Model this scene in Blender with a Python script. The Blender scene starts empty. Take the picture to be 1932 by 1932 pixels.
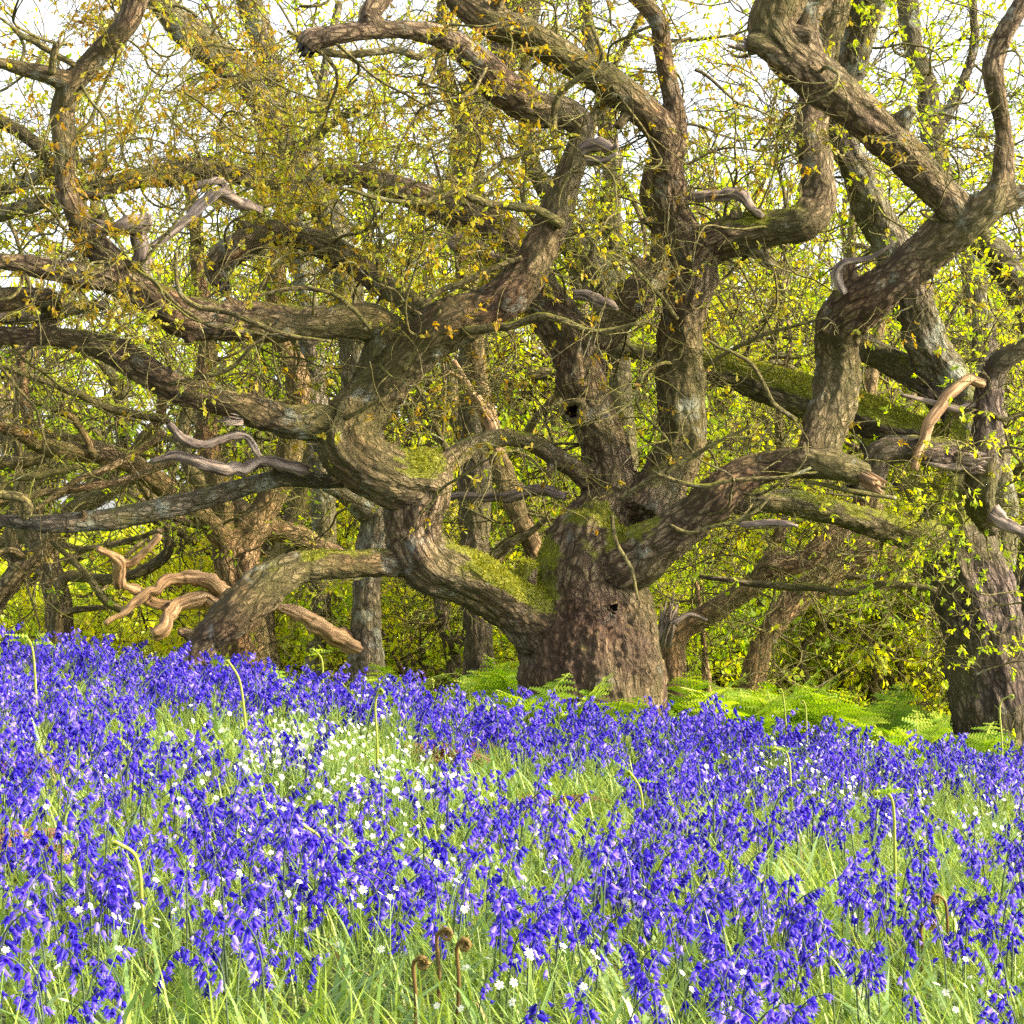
import bpy, math, random
import numpy as np
from mathutils import Vector

random.seed(7)
RNG = np.random.default_rng(11)
SC = bpy.context.scene
COL = SC.collection
F = 4000.0          # focal length in units of a 1932 px wide frame
CX, HZ = 966.0, 1100.0
CAMZ = 0.87

# ------------------------------------------------------------------ ground
def ground_z(x, y):
    x = np.asarray(x, float); y = np.asarray(y, float)
    xe = 5.0*np.tanh(x/5.0)
    w = 1.0/(1.0+np.exp((y-15.0)/2.2))
    near = -0.70 - 0.125*xe*w + 0.0378*(np.minimum(y, 8.9)-8.7)
    t = np.clip((y-8.7)/17.0, 0, 1)
    fall = -(1.35)*(t*t*(3-2*t))
    far = np.clip((y-60)/400.0, 0, 1)*-0.8
    bump = 0.025*np.sin(x*2.1+0.4*y)*np.sin(y*1.7+1.0) + 0.012*np.sin(x*5.3+y*1.1)*np.cos(y*4.1)
    return CAMZ + near + fall + far + bump*np.clip((40-y)/30, 0, 1)

def W(px, py, d):
    return np.array([(px-CX)/F*d, d, CAMZ-(py-HZ)/F*d])

def ground_at(px, py, h=0.0):
    """ground position whose point h above it shows at photo row py"""
    lo, hi = 2.0, 9.3
    for _ in range(40):
        m = 0.5*(lo+hi)
        x = (px-CX)/F*m
        yy = HZ - (float(ground_z(x, m))+h-CAMZ)/m*F
        if yy > py: lo = m
        else: hi = m
    m = 0.5*(lo+hi)
    x = (px-CX)/F*m
    return np.array([x, m, float(ground_z(x, m))])

# ------------------------------------------------------------------ noise
def _hash(ix, iy, iz, k):
    h = (ix*374761393 + iy*668265263 + iz*2147483647 + k*1274126177) & 0xffffffff
    h = ((h ^ (h >> 13))*1274126177) & 0xffffffff
    h = (h ^ (h >> 16)) & 0xffffffff
    return h.astype(np.float64)/4294967295.0

def vnoise(p, k=0):
    i = np.floor(p).astype(np.int64); f = p-i
    u = f*f*(3-2*f)
    r = 0
    for dx in (0, 1):
        for dy in (0, 1):
            for dz in (0, 1):
                w = (u[:, 0] if dx else 1-u[:, 0])*(u[:, 1] if dy else 1-u[:, 1])*(u[:, 2] if dz else 1-u[:, 2])
                r = r + w*_hash(i[:, 0]+dx, i[:, 1]+dy, i[:, 2]+dz, k)
    return r

def fbm(p, oct=3, k=0):
    a, s, r = 1.0, 0, 0
    for o in range(oct):
        r = r + a*vnoise(p*(2**o)+7.3*o, k+o); s += a; a *= 0.5
    return r/s

def worley(p, k=0):
    i = np.floor(p).astype(np.int64); f = p-i
    f1 = np.full(len(p), 9.0); f2 = np.full(len(p), 9.0)
    for dx in (-1, 0, 1):
        for dy in (-1, 0, 1):
            for dz in (-1, 0, 1):
                c0, c1, c2 = i[:, 0]+dx, i[:, 1]+dy, i[:, 2]+dz
                q = (dx+_hash(c0, c1, c2, k)-f[:, 0])**2 + (dy+_hash(c0, c1, c2, k+1)-f[:, 1])**2 + (dz+_hash(c0, c1, c2, k+2)-f[:, 2])**2
                m = q < f1
                f2 = np.where(m, f1, np.minimum(f2, q)); f1 = np.where(m, q, f1)
    return np.sqrt(f1), np.sqrt(f2)

# ------------------------------------------------------------------ objects
def tag(o, label=None, cat=None, group=None, kind=None):
    if label: o['label'] = label
    if cat: o['category'] = cat
    if group: o['group'] = group
    if kind: o['kind'] = kind
    return o

def empty(name, loc, label=None, cat=None, group=None):
    o = bpy.data.objects.new(name, None); COL.objects.link(o)
    o.empty_display_size = 0.1
    o.location = [float(c) for c in loc]
    return tag(o, label, cat, group)

def mesh(name, V, faces, smooth=True, attrs=None, mats=(), mat_idx=None):
    """faces: list of int arrays, each (n,k)"""
    me = bpy.data.meshes.new(name)
    V = np.asarray(V, np.float32)
    faces = [np.asarray(f, np.int32) for f in faces if len(f)]
    nl = sum(f.size for f in faces); nf = sum(len(f) for f in faces)
    me.vertices.add(len(V)); me.vertices.foreach_set('co', V.ravel())
    me.loops.add(nl); me.polygons.add(nf)
    me.loops.foreach_set('vertex_index', np.concatenate([f.ravel() for f in faces]))
    tot = np.concatenate([np.full(len(f), f.shape[1], np.int32) for f in faces])
    st = np.concatenate([[0], np.cumsum(tot)[:-1]]).astype(np.int32)
    me.polygons.foreach_set('loop_start', st)
    me.polygons.foreach_set('use_smooth', np.full(nf, smooth, bool))
    for m in mats: me.materials.append(m)
    if mat_idx is not None: me.polygons.foreach_set('material_index', np.asarray(mat_idx, np.int32))
    for an, av in (attrs or {}).items():
        av = np.asarray(av, np.float32)
        if av.ndim == 2:
            a = me.attributes.new(an, 'FLOAT_VECTOR', 'POINT'); a.data.foreach_set('vector', av.ravel())
        else:
            a = me.attributes.new(an, 'FLOAT', 'POINT'); a.data.foreach_set('value', av)
    me.update(calc_edges=True)
    return me

def obj(name, me, parent=None):
    o = bpy.data.objects.new(name, me); COL.objects.link(o)
    if parent is not None:
        o.parent = parent
        o.matrix_parent_inverse.identity()
    return o

def part(name, parent, V, faces, mats, attrs=None, smooth=True, mat_idx=None):
    """V in world space; the part is stored relative to its thing's base"""
    off = np.array(parent.location[:]) if parent is not None else 0.0
    p = parent.parent if parent is not None else None
    if p is not None: off = off+np.array(p.location[:])
    me = mesh(name, np.asarray(V)-off, faces, smooth, attrs, mats, mat_idx)
    return obj(name, me, parent)

class MB:
    def __init__(s): s.V = []; s.F = {}; s.A = {}; s.n = 0; s.M = {}
    def add(s, V, faces, mi=0, **attrs):
        V = np.asarray(V, float)
        for f in faces:
            f = np.asarray(f, np.int64)
            if not len(f): continue
            s.F.setdefault(f.shape[1], []).append(f+s.n); s.M.setdefault(f.shape[1], []).append(np.full(len(f), mi))
        s.V.append(V); s.n += len(V)
        for k, v in attrs.items(): s.A.setdefault(k, []).append(np.asarray(v, float)*(np.ones(len(V)) if np.ndim(v) == 0 else 1))
    def data(s):
        ks = sorted(s.F)
        return (np.concatenate(s.V), [np.concatenate(s.F[k]) for k in ks], {k: np.concatenate(v) for k, v in s.A.items()},
                np.concatenate([np.concatenate(s.M[k]) for k in ks]))
    def part(s, name, parent, mats, smooth=True):
        V, f, a, m = s.data()
        return part(name, parent, V, f, mats, a, smooth, m)

# ------------------------------------------------------------------ curves and tubes
def catmull(Pn, n_per):
    Pn = np.asarray(Pn, float)
    if len(Pn) == 2: Pn = np.array([Pn[0], (Pn[0]+Pn[1])/2, Pn[1]])
    A = np.vstack([2*Pn[0]-Pn[1], Pn, 2*Pn[-1]-Pn[-2]])
    out = []
    for i in range(1, len(A)-2):
        p0, p1, p2, p3 = A[i-1], A[i], A[i+1], A[i+2]
        t = np.linspace(0, 1, n_per, endpoint=False)[:, None]
        out.append(0.5*((2*p1)+(-p0+p2)*t+(2*p0-5*p1+4*p2-p3)*t*t+(-p0+3*p1-3*p2+p3)*t**3))
    out.append(A[-2][None])
    return np.vstack(out)

def resample(C, step):
    seg = np.linalg.norm(np.diff(C[:, :3], axis=0), axis=1)
    s = np.concatenate([[0], np.cumsum(seg)])
    n = max(3, int(s[-1]/step)+1)
    q = np.linspace(0, s[-1], n)
    return np.stack([np.interp(q, s, C[:, j]) for j in range(C.shape[1])], 1), q

def frames(C):
    T = np.gradient(C, axis=0); T /= np.linalg.norm(T, axis=1)[:, None]+1e-12
    N = np.zeros_like(T)
    a = np.array([0.13, -1.0, 0.21]); n = a-T[0]*a.dot(T[0]); n /= np.linalg.norm(n)
    for i in range(len(T)):
        n = n-T[i]*n.dot(T[i]); n = n/(np.linalg.norm(n)+1e-12); N[i] = n
    return T, N, np.cross(T, N)

def tube(C, R, nseg=6, soff=0.0, cap=True, rough=0.0):
    C = np.asarray(C, float); R = np.asarray(R, float)
    T, N, B = frames(C)
    a = np.arange(nseg)*2*np.pi/nseg
    ca, sa = np.cos(a), np.sin(a)
    s = np.concatenate([[0], np.cumsum(np.linalg.norm(np.diff(C, axis=0), axis=1))])
    RR = R[:, None]*np.ones(nseg)
    bc = np.stack([RR*ca, RR*sa, np.repeat((s+soff)[:, None], nseg, 1)], -1).reshape(-1, 3)
    if rough > 0:
        k = fbm(bc*np.array([1, 1, .5])*(1.6/np.mean(R))+soff*3, 2)-0.5
        RR = RR*(1+rough*2*k.reshape(RR.shape))
        if rough > 0.35:
            g = fbm(np.stack([np.tile(ca, len(R))*2.3+soff, np.tile(sa, len(R))*2.3, np.repeat(s, nseg)*4], 1), 3, 3)-0.5
            RR = RR*(1+1.1*g.reshape(RR.shape))
    V = (C[:, None]+RR[..., None]*(N[:, None]*ca[:, None]+B[:, None]*sa[:, None])).reshape(-1, 3)
    n = len(C)
    i = np.arange(n-1)[:, None]*nseg; j = np.arange(nseg); j2 = (j+1) % nseg
    Q = np.stack([i+j, i+j2, i+nseg+j2, i+nseg+j], -1).reshape(-1, 4)
    fs = [Q]
    if cap:
        V = np.vstack([V, C[0], C[-1]]); bc = np.vstack([bc, [0, 0, soff], [0, 0, s[-1]+soff]])
        c0, c1 = n*nseg, n*nseg+1
        t1 = np.stack([np.full(nseg, c0), j2, j], -1)
        t2 = np.stack([np.full(nseg, c1), (n-1)*nseg+j, (n-1)*nseg+j2], -1)
        fs.append(np.vstack([t1, t2]))
    return V, fs, bc

def spline_px(pts, d0, step):
    """pts: (px,py,width_px[,depth]) -> world centre line with radii"""
    L = []; last = None
    dk = [(i, p[3]) for i, p in enumerate(pts) if len(p) > 3] or [(0, d0)]
    for i, p in enumerate(pts):
        d = np.interp(i, [k for k, _ in dk], [v for _, v in dk])
        w = W(p[0], p[1], d)
        L.append([*w, p[2]*0.5/F*d])
    C = catmull(L, 14)
    C, s = resample(C, step)
    return C

# ------------------------------------------------------------------ materials
def nodes(m):
    m.use_nodes = True; nt = m.node_tree; nt.nodes.clear()
    return nt, nt.nodes, nt.links

def ramp(N, stops, interp='LINEAR'):
    r = N.new('ShaderNodeValToRGB'); r.color_ramp.interpolation = interp
    e = r.color_ramp.elements
    while len(e) < len(stops): e.new(0.5)
    for i, (p, c) in enumerate(stops):
        e[i].position = p; e[i].color = (*c, 1) if len(c) == 3 else c
    return r

def mixc(N, L, fac, a, b):
    m = N.new('ShaderNodeMix'); m.data_type = 'RGBA'
    for s, v in ((m.inputs[0], fac), (m.inputs[6], a), (m.inputs[7], b)):
        if hasattr(v, 'is_output'): L.new(v, s)
        else: s.default_value = v if not isinstance(v, tuple) else ((*v, 1) if len(v) == 3 else v)
    return m.outputs[2]

def math_(N, L, op, a, b=0.0, clamp=False):
    m = N.new('ShaderNodeMath'); m.operation = op; m.use_clamp = clamp
    for s, v in ((m.inputs[0], a), (m.inputs[1], b)):
        if hasattr(v, 'is_output'): L.new(v, s)
        else: s.default_value = v
    return m.outputs[0]

def bark_mat(name, ca, cb, cc, lichen=0.35, moss=0.5, scale=1.0, bump=0.8):
    m = bpy.data.materials.new(name); nt, N, L = nodes(m)
    out = N.new('ShaderNodeOutputMaterial'); bs = N.new('ShaderNodeBsdfPrincipled'); L.new(bs.outputs[0], out.inputs[0])
    bs.inputs['Roughness'].default_value = 0.85; bs.inputs['Specular IOR Level'].default_value = 0.25
    at = N.new('ShaderNodeAttribute'); at.attribute_name = 'bark_co'
    mp = N.new('ShaderNodeMapping'); L.new(at.outputs['Vector'], mp.inputs[0])
    mp.inputs['Scale'].default_value = (26*scale, 26*scale, 10.5*scale)
    nz = N.new('ShaderNodeTexNoise'); L.new(mp.outputs[0], nz.inputs[0]); nz.inputs['Scale'].default_value = 0.8; nz.inputs['Detail'].default_value = 5; nz.inputs['Roughness'].default_value = 0.65
    ad = N.new('ShaderNodeMix'); ad.data_type = 'VECTOR'; ad.inputs[0].default_value = 0.42
    L.new(mp.outputs[0], ad.inputs[4]); L.new(nz.outputs['Color'], ad.inputs[5])
    vo = N.new('ShaderNodeTexVoronoi'); vo.feature = 'DISTANCE_TO_EDGE'; L.new(ad.outputs[1], vo.inputs[0]); vo.inputs['Scale'].default_value = 1.7
    vc = N.new('ShaderNodeTexVoronoi'); vc.feature = 'F1'; L.new(ad.outputs[1], vc.inputs[0]); vc.inputs['Scale'].default_value = 1.7
    v2 = N.new('ShaderNodeTexVoronoi'); v2.feature = 'DISTANCE_TO_EDGE'; L.new(ad.outputs[1], v2.inputs[0]); v2.inputs['Scale'].default_value = 3.6
    n2 = N.new('ShaderNodeTexNoise'); L.new(mp.outputs[0], n2.inputs[0]); n2.inputs['Scale'].default_value = 2.6; n2.inputs['Detail'].default_value = 6; n2.inputs['Roughness'].default_value = 0.7
    jit = math_(N, L, 'MULTIPLY', math_(N, L, 'SUBTRACT', n2.outputs[0], 0.5), 0.22)
    f1 = ramp(N, [(0.02, (0, 0, 0)), (0.17, (1, 1, 1))]); L.new(math_(N, L, 'ADD', vo.outputs['Distance'], jit), f1.inputs[0])
    f2 = ramp(N, [(0.0, (0.35, 0.35, 0.35)), (0.12, (1, 1, 1))]); L.new(math_(N, L, 'ADD', v2.outputs['Distance'], jit), f2.inputs[0])
    fis = N.new('ShaderNodeMath'); fis.operation = 'MULTIPLY'; L.new(f1.outputs[0], fis.inputs[0]); L.new(f2.outputs[0], fis.inputs[1])
    h = math_(N, L, 'ADD', math_(N, L, 'MULTIPLY', fis.outputs[0], 0.8), math_(N, L, 'MULTIPLY', n2.outputs[0], 0.5))
    sv = N.new('ShaderNodeSeparateColor'); L.new(vc.outputs['Color'], sv.inputs[0])
    bu = N.new('ShaderNodeBump'); bu.inputs['Strength'].default_value = bump; bu.inputs['Distance'].default_value = 0.03; L.new(h, bu.inputs['Height'])
    L.new(bu.outputs[0], bs.inputs['Normal'])
    # colour: plates vary between three browns and greys, fissures darkened for own tone and painted crevice shade
    co = N.new('ShaderNodeTexCoord')
    n3 = N.new('ShaderNodeTexNoise'); L.new(co.outputs['Object'], n3.inputs[0]); n3.inputs['Scale'].default_value = 2.3; n3.inputs['Detail'].default_value = 4
    r3 = ramp(N, [(0.32, ca), (0.5, cb), (0.66, cc)]); L.new(n3.outputs[0], r3.inputs[0])
    r4 = ramp(N, [(0.25, (0.55, 0.55, 0.55)), (0.75, (1.5, 1.45, 1.4))]); L.new(math_(N, L, 'ADD', math_(N, L, 'MULTIPLY', n2.outputs[0], 0.62), math_(N, L, 'MULTIPLY', sv.outputs[0], 0.38)), r4.inputs[0])
    mu = N.new('ShaderNodeMix'); mu.data_type = 'RGBA'; mu.blend_type = 'MULTIPLY'; mu.inputs[0].default_value = 1
    L.new(r3.outputs[0], mu.inputs[6]); L.new(r4.outputs[0], mu.inputs[7])
    c = mixc(N, L, math_(N, L, 'MULTIPLY', math_(N, L, 'SUBTRACT', 1.0, fis.outputs[0]), 0.88), mu.outputs[2], tuple(0.20*v for v in ca))
    # algae film, olive
    na = N.new('ShaderNodeTexNoise'); L.new(co.outputs['Object'], na.inputs[0]); na.inputs['Scale'].default_value = 1.5; na.inputs['Detail'].default_value = 5
    ra = ramp(N, [(0.42, (0, 0, 0)), (0.60, (1, 1, 1))]); L.new(na.outputs[0], ra.inputs[0])
    al = mixc(N, L, n2.outputs[0], tuple(0.5*v for v in (0.085, 0.085, 0.02)), (0.19, 0.175, 0.05))
    c = mixc(N, L, math_(N, L, 'MULTIPLY', ra.outputs[0], 0.65), c, al)
    # lichen
    n4 = N.new('ShaderNodeTexNoise'); L.new(co.outputs['Object'], n4.inputs[0]); n4.inputs['Scale'].default_value = 5.5; n4.inputs['Detail'].default_value = 7; n4.inputs['Roughness'].default_value = 0.72
    l0 = 0.74-0.34*lichen
    r5 = ramp(N, [(l0, (0, 0, 0)), (l0+0.09, (1, 1, 1))]); L.new(n4.outputs[0], r5.inputs[0])
    n5 = N.new('ShaderNodeTexNoise'); L.new(co.outputs['Object'], n5.inputs[0]); n5.inputs['Scale'].default_value = 3.1
    lc = mixc(N, L, n5.outputs[0], (0.20, 0.25, 0.24), (0.36, 0.35, 0.22))
    c = mixc(N, L, math_(N, L, 'MULTIPLY', r5.outputs[0], 0.75), c, lc)
    # moss: grows on upper faces, painted patches in 'moss'
    ge = N.new('ShaderNodeNewGeometry'); sx = N.new('ShaderNodeSeparateXYZ'); L.new(ge.outputs['Normal'], sx.inputs[0])
    n6 = N.new('ShaderNodeTexNoise'); L.new(co.outputs['Object'], n6.inputs[0]); n6.inputs['Scale'].default_value = 4.3; n6.inputs['Detail'].default_value = 6
    am = N.new('ShaderNodeAttribute'); am.attribute_name = 'moss'
    up = math_(N, L, 'ADD', math_(N, L, 'MULTIPLY', sx.outputs[2], 0.30), n6.outputs[0])
    up = math_(N, L, 'ADD', up, math_(N, L, 'MULTIPLY', am.outputs['Fac'], 0.75))
    m0 = 0.94-0.30*moss
    r6 = ramp(N, [(m0-0.05, (0, 0, 0)), (m0+0.10, (1, 1, 1))]); L.new(up, r6.inputs[0])
    mc = mixc(N, L, n2.outputs[0], (0.055, 0.075, 0.004), (0.30, 0.31, 0.02))
    c = mixc(N, L, math_(N, L, 'MULTIPLY', r6.outputs[0], 0.85), c, mc)
    ab = N.new('ShaderNodeAttribute'); ab.attribute_name = 'burr'
    c = mixc(N, L, math_(N, L, 'MULTIPLY', ab.outputs['Fac'], 0.8), c, mixc(N, L, n2.outputs[0], (0.018, 0.011, 0.008), (0.105, 0.062, 0.044)))
    L.new(c, bs.inputs['Base Color'])
    return m

def leaf_mat(name, stops, trans=0.45, rough=0.55, vary=0.25, spec=0.25, attr='tint'):
    m = bpy.data.materials.new(name); nt, N, L = nodes(m)
    out = N.new('ShaderNodeOutputMaterial')
    at = N.new('ShaderNodeAttribute'); at.attribute_name = attr
    oi = N.new('ShaderNodeObjectInfo')
    f = math_(N, L, 'ADD', at.outputs['Fac'], math_(N, L, 'MULTIPLY', math_(N, L, 'SUBTRACT', oi.outputs['Random'], 0.5), vary), True)
    r = ramp(N, stops); L.new(f, r.inputs[0])
    bs = N.new('ShaderNodeBsdfPrincipled'); bs.inputs['Roughness'].default_value = rough; bs.inputs['Specular IOR Level'].default_value = spec
    L.new(r.outputs[0], bs.inputs['Base Color'])
    tr = N.new('ShaderNodeBsdfTranslucent')
    hs = N.new('ShaderNodeHueSaturation'); hs.inputs['Saturation'].default_value = 1.1; hs.inputs['Value'].default_value = 1.35; L.new(r.outputs[0], hs.inputs['Color'])
    L.new(hs.outputs[0], tr.inputs[0])
    mx = N.new('ShaderNodeMixShader'); mx.inputs[0].default_value = trans
    L.new(bs.outputs[0], mx.inputs[1]); L.new(tr.outputs[0], mx.inputs[2]); L.new(mx.outputs[0], out.inputs[0])
    return m

def wood_mat(name, ca, cb):
    m = bpy.data.materials.new(name); nt, N, L = nodes(m)
    out = N.new('ShaderNodeOutputMaterial'); bs = N.new('ShaderNodeBsdfPrincipled'); L.new(bs.outputs[0], out.inputs[0])
    bs.inputs['Roughness'].default_value = 0.8
    at = N.new('ShaderNodeAttribute'); at.attribute_name = 'bark_co'
    mp = N.new('ShaderNodeMapping'); L.new(at.outputs['Vector'], mp.inputs[0]); mp.inputs['Scale'].default_value = (60, 60, 5)
    nz = N.new('ShaderNodeTexNoise'); L.new(mp.outputs[0], nz.inputs[0]); nz.inputs['Scale'].default_value = 1; nz.inputs['Detail'].default_value = 6
    r = ramp(N, [(0.33, tuple(0.3*v for v in ca)), (0.48, ca), (0.62, cb)]); L.new(nz.outputs[0], r.inputs[0]); L.new(r.outputs[0], bs.inputs['Base Color'])
    bu = N.new('ShaderNodeBump'); bu.inputs['Strength'].default_value = 0.8; bu.inputs['Distance'].default_value = 0.015; L.new(nz.outputs[0], bu.inputs['Height']); L.new(bu.outputs[0], bs.inputs['Normal'])
    return m

BARK_MAIN = bark_mat('oak_bark', (0.165, 0.096, 0.047), (0.200, 0.150, 0.086), (0.255, 0.188, 0.118), 0.47, 0.43)
BARK_DARK = bark_mat('dark_oak_bark', (0.105, 0.075, 0.055), (0.150, 0.115, 0.088), (0.200, 0.150, 0.125), 0.33, 0.40)
BARK_LICHEN = bark_mat('lichened_oak_bark', (0.140, 0.110, 0.072), (0.200, 0.165, 0.115), (0.26, 0.21, 0.16), 0.66, 0.45)
BARK_TAN = bark_mat('tan_oak_bark', (0.250, 0.145, 0.062), (0.340, 0.220, 0.110), (0.42, 0.30, 0.16), 0.25, 0.38)
BARK_MOSSY = bark_mat('mossy_oak_bark', (0.120, 0.092, 0.054), (0.175, 0.145, 0.085), (0.22, 0.185, 0.11), 0.35, 0.75)
DEAD = wood_mat('weathered_dead_wood', (0.14, 0.105, 0.08), (0.32, 0.25, 0.195))
DEAD_TAN = wood_mat('tan_dead_wood', (0.24, 0.14, 0.06), (0.40, 0.26, 0.13))
TWIG = bark_mat('twig_bark', (0.120, 0.095, 0.040), (0.175, 0.150, 0.055), (0.24, 0.21, 0.08), 0.45, 0.60, 2.0, 0.4)
BG_BARK = bark_mat('background_bark', (0.150, 0.110, 0.060), (0.215, 0.165, 0.088), (0.28, 0.22, 0.12), 0.3, 0.45, 0.8)
HOLE = bpy.data.materials.new('near_black_wood'); HOLE.use_nodes = True  # near-black tone for knot hole insides and some broken ends
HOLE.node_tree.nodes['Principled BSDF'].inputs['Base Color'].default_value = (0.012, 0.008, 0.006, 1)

LEAF_BRONZE = leaf_mat('bronze_oak_leaves', [(0.0, (0.24, 0.125, 0.02)), (0.3, (0.34, 0.21, 0.025)), (0.6, (0.36, 0.30, 0.03)), (1.0, (0.32, 0.38, 0.045))], 0.5, vary=0.05)
LEAF_GREEN = leaf_mat('fresh_oak_leaves', [(0.0, (0.14, 0.23, 0.02)), (0.35, (0.28, 0.39, 0.03)), (0.7, (0.46, 0.50, 0.035)), (1.0, (0.62, 0.54, 0.045))], 0.58, vary=0.35)
MOSS_M = leaf_mat('moss_fuzz', [(0.0, (0.07, 0.085, 0.008)), (0.5, (0.24, 0.25, 0.015)), (1.0, (0.46, 0.44, 0.025))], 0.3, vary=0)

# ------------------------------------------------------------------ limbs of the traced trees
def build_wood(root, limbs, voxel, d0, mat, base=(), burr=None, moss_spots=(), disp=1.0):
    """limbs: (part name, [(px,py,w[,d])...], options). Thick limbs are fused into one skin and cut into parts."""
    big = [l for l in limbs if l[2].get('fuse', True)]
    tb = MB(); S = []
    for li, (nm, pts, op) in enumerate(big):
        C = spline_px(pts, d0, 0.02)
        if op.get('ground'):
            p = C[0, :3]; gz = float(ground_z(p[0], p[1]))
            if p[2] > gz-0.15:
                n = max(2, int((p[2]-gz+0.2)/0.02)); ex = np.repeat(C[:1], n, 0); ex[:, 2] = np.linspace(gz-0.2, p[2]-0.02, n)
                ex[:, 3] *= np.linspace(1.15, 1.0, n); C = np.vstack([ex, C])
        rr = C[:, 3]
        s = np.concatenate([[0], np.cumsum(np.linalg.norm(np.diff(C[:, :3], axis=0), axis=1))])
        q = np.stack([s*2.2+li*17.3, np.full_like(s, li*3.1), np.zeros_like(s)], 1)
        C = C.copy()
        C[:, 3] = rr*(1+0.40*(fbm(q*1.5, 3, 5)-0.5))
        for ax in range(3): C[:, ax] += (fbm(q*1.2, 2, 9+ax)-0.5)*rr*0.36
        T, N, B = frames(C[:, :3])
        V, fs, bc = tube(C[:, :3], C[:, 3], 16)
        tb.add(V, fs)
        S.append(np.column_stack([C, T, N, B, s+li*5.7, np.full(len(s), li)]))
    S = np.vstack(S)
    V, fs, _, _ = tb.data()
    tmp = bpy.data.objects.new('tmp', mesh('tmp', V, fs)); COL.objects.link(tmp)
    rm = tmp.modifiers.new('r', 'REMESH'); rm.mode = 'VOXEL'; rm.voxel_size = voxel; rm.adaptivity = 0
    sm = tmp.modifiers.new('s', 'SMOOTH'); sm.factor = 0.5; sm.iterations = 9
    dg = bpy.context.evaluated_depsgraph_get(); dg.update()
    me = bpy.data.meshes.new_from_object(tmp.evaluated_get(dg))
    bpy.data.objects.remove(tmp)
    nv = len(me.vertices); co = np.empty(nv*3, np.float32); me.vertices.foreach_get('co', co); co = co.reshape(-1, 3).astype(float)
    no = np.empty(nv*3, np.float32); me.vertices.foreach_get('normal', no); no = no.reshape(-1, 3).astype(float)
    ls = np.empty(len(me.loops), np.int32); me.loops.foreach_get('vertex_index', ls)
    lt = np.empty(len(me.polygons), np.int32); me.polygons.foreach_get('loop_total', lt)
    assert (lt == 4).all()
    Q = ls.reshape(-1, 4)
    bpy.data.meshes.remove(me)
    idx = np.empty(nv, np.int64)
    Sp = S[:, :3].astype(np.float32); Sr = S[:, 3].astype(np.float32)
    for a in range(0, nv, 8000):
        c = co[a:a+8000].astype(np.float32)
        d2 = (c**2).sum(1)[:, None]+(Sp**2).sum(1)[None]-2*c@Sp.T
        idx[a:a+8000] = np.argmin(np.sqrt(np.maximum(d2, 0))-Sr[None], 1)
    s_ = S[idx]; rel = co-s_[:, :3]
    bc = np.stack([(rel*s_[:, 7:10]).sum(1), (rel*s_[:, 10:13]).sum(1), s_[:, 13]+(rel*s_[:, 4:7]).sum(1)], 1)
    r = s_[:, 3]
    # bark relief
    wob = fbm(bc*np.array([14, 14, 7]), 2, 3)[:, None]*0.5
    wob = wob*2.2
    f1, f2 = worley(bc*np.array([27, 27, 12.0])+wob, 40)
    ridge = np.clip((f2-f1)*2.2, 0, 1)
    wgt = np.zeros(nv)
    h = (ridge-0.6)*0.0075*np.clip(r/0.09, 0.25, 1.15)+(fbm(co*9, 3, 60)-0.5)*0.040*np.clip(r/0.12, 0.2, 1)+(fbm(bc*np.array([15, 15, 2.6]), 2, 66)-0.5)*0.050*np.clip(r/0.11, 0.2, 1.2)
    if burr is not None:
        bp, br, amp = burr
        wgt = np.clip(1.25-np.linalg.norm((co-bp)/br, axis=1), 0, 1)
        g1, g2 = worley(co*34+np.stack([fbm(co*17, 2, 71+k) for k in range(3)], 1)*1.6, 80)
        wgt = wgt*np.clip(fbm(co*5, 2, 95)*2.4-0.35, 0.25, 1)
        h = h*(1-0.3*wgt)+wgt*amp*np.clip(0.75-g1, -0.1, 0.6)+wgt*amp*1.2*(fbm(co*7, 3, 90)-0.5)
    co2 = co+no*(h*disp)[:, None]
    moss = np.zeros(nv)
    for (px, py, d, rad, st) in moss_spots:
        c = W(px, py, d)
        moss = np.maximum(moss, st*np.clip(1.4-np.linalg.norm((co-c)*np.array([1, 0.6, 1.25]), axis=1)/rad, 0, 1))
    moss *= np.clip(no[:, 2]*1.5+0.45, 0, 1)*np.clip(fbm(co*8, 3, 120)*2.6-0.45, 0, 1.15)
    fl = s_[Q[:, 0], 14] if False else s_[:, 14][Q[:, 0]]
    parts = []
    for li, (nm, pts, op) in enumerate(big):
        q = Q[fl == li]
        if not len(q): continue
        u, inv = np.unique(q, return_inverse=True)
        o = part(nm, root, co2[u], [inv.reshape(-1, 4)], [op.get('mat', mat)], {'bark_co': bc[u], 'moss': moss[u], 'burr': wgt[u]})
        if op.get('label'): o['label'] = op['label']
        parts.append(o)
    for li, (nm, pts, op) in enumerate(limbs):
        if op.get('fuse', True): continue
        C = spline_px(pts, d0, 0.015)
        C[:, :3] += (np.stack([fbm(C[:, :3]*9+li, 2, 3+k) for k in range(3)], 1)-0.5)*C[:, 3:4]*1.6
        V, fs, b = tube(C[:, :3], C[:, 3], 18 if op.get('rough', 0) > 0.35 else 10, li*3.3, True, op.get('rough', 0.16))
        o = part(nm, root, V, fs, [op.get('mat', TWIG)], {'bark_co': b, 'moss': np.zeros(len(V))})
        if op.get('label'): o['label'] = op['label']
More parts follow.
